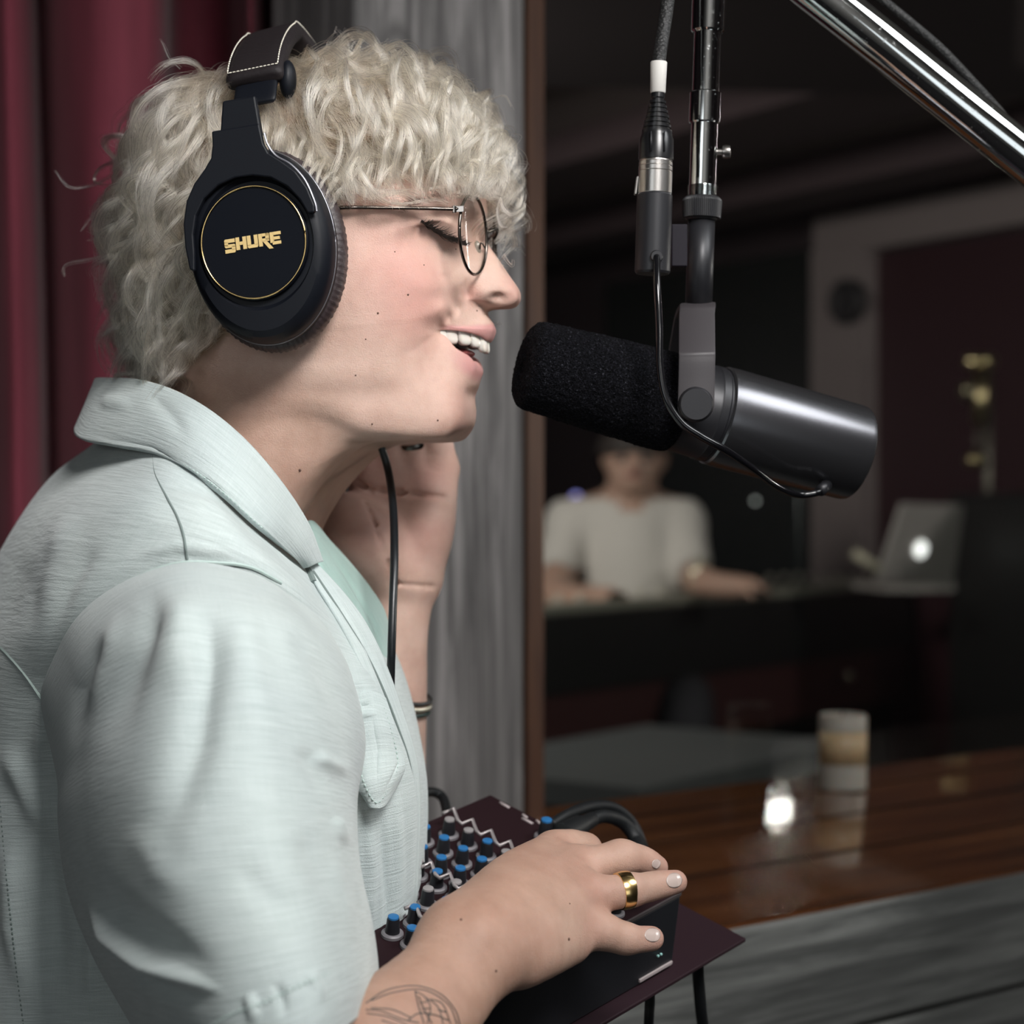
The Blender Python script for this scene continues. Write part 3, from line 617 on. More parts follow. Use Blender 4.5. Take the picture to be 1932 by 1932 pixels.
def cloth(name, ctrl, nr, nc, m, folds=(), closed=False, thick=.0016, parent=None, noise_amp=.0006, uvs=1.0, smooth_it=2, clip=None):
    ctrl = np.array(ctrl, float); pts = np.array([[P(*q) for q in r] for r in ctrl])
    a = np.stack([cr(r, nc, closed=closed) for r in pts]); G = np.stack([cr(a[:, c], nr) for c in range(nc)], 1)
    def smooth(G, it):
        for _ in range(it):
            s_ = G.copy()
            if closed: s_ = (np.roll(G, 1, 1)+np.roll(G, -1, 1))/2; s_[1:-1] = (s_[1:-1]*2+G[:-2]+G[2:])/4
            else: s_[1:-1, 1:-1] = (G[:-2, 1:-1]+G[2:, 1:-1]+G[1:-1, :-2]+G[1:-1, 2:])/4
            G = s_
        return G
    G = smooth(G, smooth_it)
    du = np.gradient(G, axis=1) if not closed else (np.roll(G, -1, 1)-np.roll(G, 1, 1))
    dv = np.gradient(G, axis=0); N = np.cross(du, dv); N /= np.linalg.norm(N, axis=-1)[..., None]+1e-12
    mid = N[nr//2, nc//3 if closed else nc//2]
    if mid[1] > 0: N = -N
    px = 966+F*G[..., 0]/G[..., 1]; py = 966-F*(G[..., 2]-CZ)/G[..., 1]; face = np.clip(-N[..., 1]*4+.6, 0, 1)
    D = np.zeros(px.shape)
    for poly, amp, w_, *r in folds:
        d, t = seg_d(px, py, poly); w1 = w_*(1+(r[0] if r else 0)*t); D += amp*.001*(.95 if name == 'sleeve' else 1)*np.exp(-(d/w1)**2)*(lambda q: q*q*(3-2*q))(np.clip(t/.3, 0, 1))*(lambda q: q*q*(3-2*q))(np.clip((1-t)/.5, 0, 1))
    D *= face
    rs = np.random.RandomState(len(name)*7)
    for k in range(34):
        kv = rs.normal(0, 1, 3)*rs.uniform(12, 60); D += noise_amp*6/np.linalg.norm(kv)*np.sin(G@kv+rs.uniform(0, 6.28))*1.2
    G = G+N*D[..., None]
    o = mobj(name, G.reshape(-1, 3), gridfaces(nr, nc, closed), m, parent)
    uvl = o.data.uv_layers.new(name='UVMap'); li = np.zeros(len(o.data.loops), np.int32); o.data.loops.foreach_get('vertex_index', li)
    # metric-ish uv
    U = np.cumsum(np.linalg.norm(np.diff(G[nr//2], axis=0, prepend=G[nr//2][:1]), axis=1)); Vv = np.cumsum(np.linalg.norm(np.diff(G[:, nc//2], axis=0, prepend=G[:1, nc//2]), axis=1))
    uu = np.stack([np.tile(U, nr), np.repeat(Vv, nc)], 1)*uvs*4; uvl.data.foreach_set('uv', uu[li].ravel())
    if thick:
        md = o.modifiers.new('solid', 'SOLIDIFY'); md.thickness = thick; md.offset = 0
    return o
SH = empty('shirt', (-.17, 1.03, .95)); SH.parent = person
body_rows = [
 [(178,838,1.07),(225,835,1.0),(300,830,.955),(370,865,.93),(440,925,.925),(510,1000,.935),(568,1062,.955),(592,1085,.968), (600,1075,1.06),(480,900,1.16),(300,820,1.15),(205,835,1.11)],
 [(95,905,1.09),(180,880,1.0),(285,890,.915),(375,925,.893),(455,985,.892),(530,1050,.915),(588,1105,.945),(622,1125,.966), (650,1100,1.07),(520,1000,1.20),(300,950,1.20),(150,900,1.15)],
 [(20,1010,1.10),(95,985,.99),(200,985,.90),(330,1000,.868),(450,1035,.868),(550,1100,.893),(620,1160,.935),(655,1180,.963), (690,1150,1.08),(550,1100,1.22),(300,1050,1.23),(100,1000,1.17)],
 [(-50,1150,1.11),(20,1150,.99),(110,1150,.905),(260,1140,.875),(430,1150,.875),(560,1190,.895),(645,1225,.93),(690,1235,.962), (725,1200,1.09),(580,1200,1.23),(300,1150,1.25),(50,1150,1.18)],
 [(-95,1300,1.12),(-30,1300,1.0),(60,1310,.945),(220,1300,.92),(400,1300,.91),(570,1300,.905),(665,1310,.925),(735,1305,.965), (760,1300,1.09),(600,1300,1.23),(300,1300,1.25),(20,1300,1.19)],
 [(-110,1480,1.13),(-40,1480,1.01),(60,1480,.965),(220,1480,.945),(400,1480,.93),(580,1480,.92),(690,1475,.93),(783,1455,.97), (780,1450,1.09),(620,1450,1.22),(300,1450,1.25),(0,1450,1.2)],
 [(-110,1650,1.13),(-40,1650,1.01),(60,1650,.97),(220,1650,.95),(400,1650,.935),(600,1650,.93),(710,1640,.94),(787,1600,.975), (780,1600,1.09),(620,1600,1.22),(300,1600,1.25),(0,1600,1.2)],
 [(-100,1850,1.13),(-30,1850,1.01),(80,1850,.97),(230,1850,.95),(410,1850,.94),(600,1850,.935),(700,1850,.945),(772,1790,.975), (770,1780,1.09),(620,1780,1.21),(300,1800,1.24),(0,1850,1.2)],
 [(-90,2150,1.13),(-20,2150,1.01),(80,2150,.97),(230,2150,.955),(410,2150,.945),(600,2150,.94),(690,2150,.95),(745,2100,.98), (750,2100,1.09),(600,2100,1.2),(300,2100,1.23),(0,2150,1.2)]]
bf = [([(60,1040),(30,1150),(10,1230)],-1.0,24),([(150,960),(100,1060),(60,1180)],2.5,22),([(110,1020),(70,1120),(50,1210)],-1.6,16),([(190,1010),(130,1110),(80,1240)],-2.2,16),
      ([(300,930),(400,960),(480,1030)],1.6,12),([(360,905),(430,950),(520,1050)],-1.6,10),([(250,1050),(330,1030),(470,1045)],1.2,10),
      ([(10,1400),(60,1500),(90,1600)],4,22),([(25,1560),(30,1750),(60,1932)],5,22),([(75,1520),(90,1700),(120,1932)],-7,30),([(180,1700),(175,1850),(170,1932)],3,16),([(100,1310),(80,1400),(70,1450)],3,14),
      ([(690,1500),(700,1650),(690,1850)],1.8,10),([(715,1500),(730,1700),(720,1880)],-1.8,9),([(745,1480),(752,1650),(745,1800)],1.5,9),([(640,1230),(690,1330),(760,1430)],-1.3,8)]
cloth('shirt_body', body_rows, 330, 520, mint, bf, closed=True, parent=SH, thick=.002)
sl_rows = [
 [(86,1345,.955),(118,1215,.905),(195,1125,.873),(330,1066,.846),(450,1076,.852),(540,1122,.875),(606,1200,.915),(500,1330,.97),(250,1370,.99)],
 [(92,1375,.945),(132,1245,.882),(215,1150,.845),(335,1092,.822),(458,1103,.828),(560,1150,.857),(630,1235,.912),(500,1355,.97),(250,1390,.985)],
 [(104,1425,.935),(150,1310,.855),(240,1215,.805),(350,1165,.787),(475,1170,.792),(592,1215,.825),(658,1300,.905),(500,1400,.97),(250,1430,.975)],
 [(117,1490,.925),(162,1410,.835),(260,1350,.78),(372,1320,.762),(500,1322,.768),(618,1350,.81),(681,1405,.90),(510,1460,.965),(260,1490,.965)],
 [(117,1560,.915),(165,1520,.82),(268,1490,.758),(390,1475,.742),(520,1478,.75),(632,1495,.80),(664,1520,.89),(520,1560,.955),(260,1570,.955)],
 [(133,1680,.905),(185,1660,.81),(290,1650,.745),(415,1640,.727),(550,1625,.737),(645,1620,.79),(668,1635,.875),(530,1670,.945),(270,1690,.945)],
 [(178,1800,.895),(235,1800,.80),(340,1808,.735),(460,1795,.715),(585,1770,.727),(662,1750,.78),(692,1745,.862),(540,1780,.93),(300,1810,.935)],
 [(235,1905,.885),(290,1925,.795),(390,1945,.727),(500,1925,.708),(610,1880,.72),(675,1850,.775),(702,1825,.853),(550,1870,.92),(330,1920,.925)],
 [(275,1975,.88),(330,2010,.79),(420,2035,.725),(520,2010,.706),(615,1960,.718),(672,1915,.775),(702,1872,.85),(560,1930,.915),(360,1990,.92)]]
sf = [([(300,1098),(288,1160),(240,1290),(190,1420)],-5.0,20,.9),([(345,1110),(335,1200),(310,1320)],3.0,22,.8),([(388,1095),(398,1240),(370,1400),(310,1560),(265,1700)],-5.5,26,.9),
      ([(450,1120),(470,1300),(530,1470)],3.2,26,1),([(205,1190),(160,1300),(140,1420)],-2.8,16),([(235,1150),(190,1260),(160,1370)],2.2,14),
      ([(158,1690),(215,1760),(290,1815),(370,1850),(436,1878)],8.5,9),([(175,1655),(240,1730),(330,1790),(430,1845)],-4.5,26),([(230,1810),(320,1865),(420,1900)],-3,18),
      ([(590,1420),(630,1445),(665,1462)],2.5,11),([(560,1400),(610,1480),(660,1500)],-2,18),([(540,1180),(600,1260),(650,1360)],-2,20),([(630,1540),(640,1570),(655,1600)],3,10),([(560,1560),(600,1640),(640,1720)],-2,24),
      ([(430,1620),(520,1700),(610,1740)],-1.8,30),([(250,1550),(300,1640),(380,1700)],1.8,30),([(620,1600),(650,1700),(670,1800)],1.6,12),
      ([(470,1870),(480,1910),(478,1940)],2.5,10),([(520,1850),(535,1890),(535,1930)],-2.0,10),([(580,1830),(600,1870),(600,1900)],1.6,9)]
cloth('sleeve', sl_rows, 420, 560, mint, sf, closed=True, parent=SH, thick=.002, noise_amp=.0003)
# collar: outer leaf from the nape to the point
def strip(name, top, bot, m, nr=40, nc=260, bulge=.004, **kw):
    rows = []
    for t in (0, .33, .66, 1):
        r = []
        for a, b in zip(top, bot):
            q = [a[i]+(b[i]-a[i])*t for i in range(3)]; q[2] -= bulge*4*t*(1-t); r.append(tuple(q))
        rows.append(r)
    return cloth(name, rows, nr, nc, m, parent=SH, **kw)
ctop = [(205,735,1.085),(184,717,1.055),(215,716,1.02),(262,719,.985),(325,738,.955),(395,778,.935),(465,838,.925),(530,915,.930),(578,990,.945),(604,1060,.962)]
cbot = [(175,815,1.085),(147,806,1.055),(152,828,1.01),(215,842,.965),(290,856,.93),(355,885,.905),(425,935,.895),(490,995,.90),(540,1040,.925),(572,1066,.950)]
strip('collar', ctop, cbot, mint, bulge=.005, noise_amp=.0004, folds=[([(170,822),(290,845),(400,910),(500,995),(560,1050)],-1.0,5),([(190,760),(260,765)],1.5,12),([(280,740),(330,790),(360,840)],-1.5,14)], thick=.0035)
# inside of the collar behind the neck
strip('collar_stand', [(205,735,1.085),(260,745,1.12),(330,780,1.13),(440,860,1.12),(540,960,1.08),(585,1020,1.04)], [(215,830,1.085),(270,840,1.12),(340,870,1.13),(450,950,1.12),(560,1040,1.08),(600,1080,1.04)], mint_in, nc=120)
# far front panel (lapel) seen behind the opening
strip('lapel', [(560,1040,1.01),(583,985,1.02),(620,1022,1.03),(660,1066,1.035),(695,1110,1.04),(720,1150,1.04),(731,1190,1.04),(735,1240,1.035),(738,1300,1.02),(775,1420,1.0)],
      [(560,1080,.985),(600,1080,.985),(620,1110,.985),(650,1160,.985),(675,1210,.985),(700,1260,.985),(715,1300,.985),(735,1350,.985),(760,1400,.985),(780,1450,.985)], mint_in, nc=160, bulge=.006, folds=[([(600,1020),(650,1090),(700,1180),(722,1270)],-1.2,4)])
# near button placket
strip('placket', [(592,1060,.962),(640,1110,.957),(678,1160,.957),(706,1212,.957),(730,1270,.958),(752,1330,.960),(774,1395,.963),(787,1450,.966),(791,1520,.968),(788,1620,.970),(780,1740,.972),(766,1850,.972)],
      [(578,1072,.958),(600,1110,.948),(634,1165,.942),(660,1215,.940),(684,1270,.940),(708,1330,.942),(735,1395,.948),(757,1450,.954),(765,1520,.958),(764,1620,.960),(756,1740,.962),(745,1850,.962)], mint, nc=240, bulge=.0015,
      folds=[([(592,1085),(640,1150),(690,1230),(735,1340),(765,1430),(778,1520)],-1.2,3),([(588,1100),(625,1165)],-1.5,3)], noise_amp=.0007, thick=.003)
# chest pocket flap with a rounded point
flap_rows = [[(652,1322,.935),(675,1312,.933),(700,1306,.934),(724,1318,.938)],[(655,1370,.930),(682,1365,.928),(712,1362,.929),(742,1372,.936)],
             [(662,1425,.928),(690,1420,.925),(724,1415,.928),(757,1420,.938)],[(675,1478,.921),(696,1475,.918),(728,1465,.923),(759,1450,.935)],[(698,1512,.921),(706,1524,.919),(722,1518,.923),(745,1480,.934)]]
cloth('pocket_flap', flap_rows, 120, 90, mint, [([(668,1335),(705,1330)],-1.3,4),([(672,1350),(712,1345)],1.3,5),([(700,1345),(712,1420),(708,1500)],-1.0,4),([(735,1390),(748,1440),(712,1512)],-.7,3)], parent=SH, thick=.003, noise_amp=.0006)
shb = BVHTree.FromObject(bpy.data.objects['sleeve'], bpy.context.evaluated_depsgraph_get()) if False else None
def surf_tree(name):
    o = bpy.data.objects[name]; me_ = o.data; return BVHTree.FromPolygons([v.co.copy() for v in me_.vertices], [tuple(p.vertices) for p in me_.polygons])
bpy.context.view_layer.update()
trees = {k: surf_tree(k) for k in ('shirt_body', 'sleeve', 'collar', 'placket')}
def seam(name, poly, tree, m, r=.0005, lift=.0013, stitch=False):
    q = cr([(a, b, 0) for a, b in poly], 400 if stitch else 120); pts = []
    off_ = bpy.data.objects[tree].matrix_world
    for a in q:
        p = onskin(a[0], a[1], lift, trees[tree])
        if p is not None: pts.append(p)
    if len(pts) < 4: return None
    mb = MB()
    if stitch:
        pts = np.array(pts); L = np.concatenate([[0], np.cumsum(np.linalg.norm(np.diff(pts, axis=0), axis=1))]); k = 0
        while k < L[-1]:
            a = np.array([np.interp(k, L, pts[:, i]) for i in range(3)]); b = np.array([np.interp(k+.0016, L, pts[:, i]) for i in range(3)]); c = (a+b)/2+[0,-.0003,0]
            mb.add(*tube([a, c, b], [r*.6, r, r*.6], 5)); k += .0026
    else: mb.add(*tube(pts, r, 6))
    return mb.build(name, m, SH)
trees['pocket_flap'] = surf_tree('pocket_flap')
seam('flap_stitching', [(664,1330),(672,1420),(686,1475),(706,1512),(722,1506),(750,1446),(738,1380),(722,1330)], 'pocket_flap', thread, .0005, .0018, True)
seam('placket_gap_shade', [(591,1078),(640,1152),(688,1230),(722,1300),(750,1372),(772,1440),(782,1520),(781,1600)], 'placket', seamd, .0008, .0016)  # dark tube laid on as the shade between the placket layers
seam('placket_stitching', [(582,1095),(622,1165),(658,1235),(688,1305),(716,1370)], 'placket', thread, .0005, .0018, True)
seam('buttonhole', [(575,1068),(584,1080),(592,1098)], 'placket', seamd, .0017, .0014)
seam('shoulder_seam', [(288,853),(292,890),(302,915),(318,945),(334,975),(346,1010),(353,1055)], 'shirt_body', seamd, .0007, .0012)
seam('yoke_seam', [(-5,1215),(20,1240),(50,1275),(84,1325)], 'shirt_body', thread, .0011, .0012)
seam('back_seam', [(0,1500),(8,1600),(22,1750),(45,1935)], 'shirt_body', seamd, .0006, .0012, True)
seam('armhole_seam', [(88,1328),(104,1270),(128,1215),(190,1138),(255,1092),(330,1064),(400,1062),(470,1070),(530,1100)], 'shirt_body', thread, .0009, .0014)
seam('hem_stitching', [(330,1985),(400,1935),(440,1912),(500,1890),(560,1862),(640,1828)], 'sleeve', thread, .0006, .0013, True)
seam('collar_stitching', [(152,818),(215,836),(285,850),(350,878),(420,928),(488,990),(540,1035),(572,1060)], 'collar', thread, .0005, .0022, True)
# trousers and shoes below the frame
den = mat('dark_denim', (.03,.035,.05), .85); tv = Vol([T(-.45,.75,.04), T(.2,1.35,1.05)], .02, .008)
tv.cone(T(-.19,1.03,1.02), T(-.19,1.03,.92), .135, .14, .05, ((0,1,0), .8))
for y in (.94, 1.12): tv.cone(T(-.19,y,.92), T(-.16,y,.5), .10, .075, .03); tv.cone(T(-.16,y,.5), T(-.18,y,.10), .072, .058, .02)
v, f = tv.mesh(); mobj('trousers', v, f, den, person)
for y in (.94, 1.12):
    sv = Vol([T(-.3,y-.1,0), T(.06,y+.1,.12)], .01, .005); sv.cone(T(-.19,y,.05), T(-.03,y-.02,.045), .047, .042, .02, ((0,0,1), 1.15)); v, f = sv.mesh(); mobj('shoe', v, f, mat('black_leather', (.02,.02,.02), .4), person)
# ---------------- curly platinum hair ----------------
hairm = bpy.data.materials.new('platinum_hair'); hairm.use_nodes = True
nt_ = hairm.node_tree; nt_.nodes.remove(nt_.nodes['Principled BSDF'])
hs = nt_.nodes.new('ShaderNodeBsdfHairPrincipled'); hs.model = 'CHIANG'; hs.parametrization = 'COLOR'
hs.inputs['Color'].default_value = (.67, .60, .49, 1); hs.inputs['Roughness'].default_value = .24; hs.inputs['Radial Roughness'].default_value = .5
hs.inputs['Random Roughness'].default_value = .3
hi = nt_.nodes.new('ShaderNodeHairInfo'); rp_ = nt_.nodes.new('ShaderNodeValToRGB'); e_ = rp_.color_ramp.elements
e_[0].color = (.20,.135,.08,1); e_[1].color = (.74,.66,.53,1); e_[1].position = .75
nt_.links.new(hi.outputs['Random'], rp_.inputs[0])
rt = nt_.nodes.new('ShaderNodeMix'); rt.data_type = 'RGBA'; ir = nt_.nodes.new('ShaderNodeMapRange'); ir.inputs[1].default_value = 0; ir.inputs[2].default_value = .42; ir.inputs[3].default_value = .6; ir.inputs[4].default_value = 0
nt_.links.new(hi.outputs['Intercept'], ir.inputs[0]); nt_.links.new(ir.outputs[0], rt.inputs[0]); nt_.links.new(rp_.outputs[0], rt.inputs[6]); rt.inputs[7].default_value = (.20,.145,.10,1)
nt_.links.new(rt.outputs[2], hs.inputs['Color']); nt_.links.new(hs.outputs[0], nt_.nodes['Material Output'].inputs[0])
def proj(p):
    return 966+F*p[..., 0]/p[..., 1], 966-F*(p[..., 2]-CZ)/p[..., 1]
def inside(px, py, poly):
    r = np.zeros(px.shape, bool); k = len(poly)
    for i in range(k):
        (x0, y0), (x1, y1) = poly[i], poly[(i+1) % k]
        if y0 == y1: continue
        r ^= ((y0 > py) != (y1 > py)) & (px < (x1-x0)*(py-y0)/(y1-y0)+x0)
    return r
hairline = [(940,120),(935,318),(900,335),(850,338),(790,330),(735,318),(700,335),(668,372),(640,388),(560,430),(520,560),(440,625),(395,665),(365,705),(315,742),(200,760),(180,300),(300,60),(640,40)]
near = g.copy(); near[..., 1] = np.abs(near[..., 1]); npx, npy = proj(HW(near))
okv = inside(npx, npy, hairline) & (g[..., 2] > 1.3)
# area weights
ga = np.linalg.norm(np.cross(np.gradient(g, axis=0), np.gradient(g, axis=1)), axis=-1)*okv
rs = np.random.RandomState(11)
headw = HW(g); NG = 1200
wgt = ga*np.where(g[..., 1] > -.01, 1.0, .45); pick = rs.choice(ga.size, NG, p=(wgt/wgt.sum()).ravel())
cen = np.array([(-.125), 0, 1.55])
crown = HW(H(455,125,5)); hbt = hb
bandpx = lambda x, y: (x > 420) & (x < 555) & (y < 212)
K_ = 26; strands = []; rads = []
def rand_unit(): v = rs.normal(0, 1, 3); return v/np.linalg.norm(v)
down = np.array([0, 0, -1.0]); fwd = np.array([CA, -SA, 0])
def guide(p0, L, Hh, curlr, turns, grav, ph, wander):
    near_ = hbt.find_nearest(Vector(p0)); n0 = np.array(near_[1]); 
    c0_ = HW(np.array([-.005, 0, 1.60])) ; 
    if np.dot(n0, p0-headc) < 0: n0 = -n0
    fl = p0-crown; fl = fl-n0*np.dot(fl, n0); fl = fl/(np.linalg.norm(fl)+1e-6)+.55*wander; 
    if p0[0] > fx and p0[2] > 1.60: fl = fl+fwd*.35
    pts = [p0]; p = p0.copy(); d = n0.copy(); step = L/(K_-1)
    for k in range(1, K_):
        t = k/(K_-1); nr_ = hbt.find_nearest(Vector(p)); q = np.array(nr_[0]); nn = p-q; ln_ = np.linalg.norm(nn)
        nn = nn/ln_ if ln_ > 1e-5 else n0
        if np.dot(nn, n0) < -.2: nn = n0
        tang = fl-nn*np.dot(fl, nn); tang /= np.linalg.norm(tang)+1e-6
        target = Hh*(1-math.exp(-t*5)); dd = tang+nn*np.clip((target-ln_)/.006, -1.2, 1.6)+down*grav*t
        d = .55*d+.45*dd/np.linalg.norm(dd); d /= np.linalg.norm(d); p = p+d*step; fl = tang; pts.append(p.copy())
    pts = np.array(pts); T_, N_, B_ = frames(pts); tt = np.linspace(0, 1, K_)
    a = ph+2*np.pi*turns*tt**.9; r = curlr*np.minimum(1, tt*2.2)
    return pts+(r*np.cos(a))[:, None]*N_+(r*np.sin(a))[:, None]*B_, N_, B_
headc = HW(np.array([-.10, 0, 1.62])); fx = P(640, 0, 1)[0]
headc = HW(H(560, 330, 0)); headc[1] = 1.0
allpts = []; cnt = []
def emit(G_, N_, B_, n_, spread, tight, frz, L_jit=.25):
    tt = np.linspace(0, 1, K_)
    for _ in range(n_):
        o = rs.normal(0, spread, 2); sh = (1-tight*tt**.6); ph = rs.uniform(0, 6.28, 2); fr2 = rs.uniform(1.2, 3.2, 2)
        off_ = (o[0]*sh+frz*tt*np.sin(fr2[0]*6.28*tt+ph[0]))[:, None]*N_+(o[1]*sh+frz*tt*np.sin(fr2[1]*6.28*tt+ph[1]))[:, None]*B_
        s_ = 1-L_jit*rs.rand(); q = cr(G_+off_, 200)[np.clip((np.linspace(0, 1, K_)*199*s_).astype(int), 0, 199)] if False else G_+off_
        m_ = max(8, int(K_*s_)); allpts.append(q[:m_]); cnt.append(m_)
for idx in pick:
    i, j = divmod(idx, nc); p0 = headw[i, j]; x, y = npx[i, j], npy[i, j]
    Hh = rs.uniform(.002, .017); L = rs.uniform(.050, .095); gv = .35; cr_ = rs.uniform(.0045, .0105); tr = rs.uniform(.8, 2.0)
    if x > 760: gv = .75; L = rs.uniform(.035, .062)
    if 640 < x < 760 and y > 230: L = rs.uniform(.028, .045); gv = .5
    if x < 420: gv = .5; Hh = rs.uniform(.005, .021)
    if y > 560: L = rs.uniform(.03, .06); Hh = rs.uniform(.006, .018); gv = .6
    if bandpx(x, y): Hh = .002; L *= .6; cr_ = .001
    if y < 240 and x > 600: Hh = rs.uniform(.006, .015)
    G_, N_, B_ = guide(p0, L, Hh, cr_, tr, gv, rs.uniform(0, 6.28), rand_unit())
    gx, gy = proj(G_)
    hit = bandpx(gx, gy) & (gx > 425) & (gx < 548)
    if hit[:].any() and not bandpx(x, y):
        k = int(np.argmax(hit)); 
        if k < 9: continue
        # stop short of the headband
        tt = np.linspace(0, k/(K_-1), K_); G_ = np.stack([np.interp(tt, np.linspace(0,1,K_), G_[:, c]) for c in range(3)], 1)
    bad = ((gx > 575) & (gy > (388 if x < 760 else 376))) | ((gy > 600) & (gx > 335+(715-gy)*.85))
    if G_[0, 1] < 1.0 and bad.any():
        k = int(np.argmax(bad));
        if k < 5: continue
        tt = np.linspace(0, max(k, 6)/(K_-1), K_); G_ = np.stack([np.interp(tt, np.linspace(0,1,K_), G_[:, c]) for c in range(3)], 1)
    emit(G_, N_, B_, 44 if G_[0, 1] < 1.02 else 20, rs.uniform(.0016,.0036), rs.uniform(.35, .85), .0007)
# loose flyaway curls, placed where they stand out from the outline
def wisp(pts, n_, spread=.0006, tight=.4):
    G_ = cr([P(*q) for q in pts], K_); T_, N_, B_ = frames(G_); emit(G_, N_, B_, n_, spread, tight, .0004, .1)
wisp([(935,270,.99),(955,330,.985),(945,380,.985),(962,405,.985),(985,395,.985),(992,380,.985)], 40, .0009, .5)
wisp([(930,300,.99),(950,350,.985),(938,395,.985),(945,425,.985),(960,430,.985)], 16)
wisp([(930,260,.98),(960,300,.975),(975,330,.975)], 5); wisp([(900,200,1),(950,180,1),(970,210,1)], 4)
wisp([(950,480,.99),(965,500,.99),(966,488,.99)], 4)
wisp([(215,330,1.02),(170,350,1.03),(130,352,1.03),(100,318,1.03)], 10); wisp([(210,370,1.02),(180,400,1.03),(150,440,1.03)], 8)
wisp([(215,480,1.03),(170,490,1.03),(125,500,1.03),(120,525,1.03)], 9); wisp([(240,600,1.03),(200,570,1.03),(180,560,1.03)], 7)
wisp([(225,300,1.02),(185,320,1.03),(180,345,1.03),(215,350,1.0)], 14); wisp([(340,130,1),(320,110,1),(300,70,1)], 4)
for k in range(60):
    a = rs.uniform(0, 1); bx, by = 620+330*a, 85+190*a*a; wisp([(bx-10,by+20,1),(bx+rs.uniform(-8,8),by-5,1),(bx+rs.uniform(-26,26),by-rs.uniform(12,38),1)], 2)
for k in range(30):
    a = rs.uniform(0, 1); bx, by = 215+30*math.sin(a*9), 260+380*a; wisp([(bx+30,by,1.02),(bx+2,by+rs.uniform(-8,8),1.02),(bx-rs.uniform(6,40),by+rs.uniform(-16,26),1.02)], 2)
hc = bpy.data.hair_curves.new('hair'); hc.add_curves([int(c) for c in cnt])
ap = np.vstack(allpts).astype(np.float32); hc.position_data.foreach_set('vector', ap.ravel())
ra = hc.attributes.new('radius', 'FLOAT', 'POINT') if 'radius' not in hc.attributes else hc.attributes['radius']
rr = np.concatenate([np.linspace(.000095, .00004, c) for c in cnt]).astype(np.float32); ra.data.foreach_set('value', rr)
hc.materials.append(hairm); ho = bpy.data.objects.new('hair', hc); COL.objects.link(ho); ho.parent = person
print('hair', len(cnt), len(ap))
# ---------------- headphones ----------------
HP = empty('headphones', HW(H(520, 90, 0))); tag(HP, 'black over-ear studio headphones with gold-ringed cup worn over platinum curls', 'headphones')
blk = mat('black_plastic', (.004,.005,.008), .48, Specular_IOR_Level=.2); n = NT(blk); n.bump(n.noise(n.coord(), 1800, 2, .6), .15, .0002)
disc_m = mat('satin_black_disc', (.003,.004,.007), .42, Specular_IOR_Level=.10); goldm = mat('gold_trim', (.78,.55,.24), .22, 1.0); goldp = mat('gold_print', (.72,.52,.22), .38, .35)
leather = mat('black_leatherette', (.012,.009,.010), .6, Specular_IOR_Level=.25); n = NT(leather); n.bump(n.noise(n.coord(), 420, 3, .6), .4, .0006)
padm = mat('ear_pad_leather', (.030,.020,.021), .46); n = NT(padm); n.bump(n.noise(n.coord(), 700, 3, .7), .35, .0006)
whitet = mat('cream_thread', (.72,.68,.58), .7); grym = mat('grey_metal', (.20,.20,.22), .35, .7)
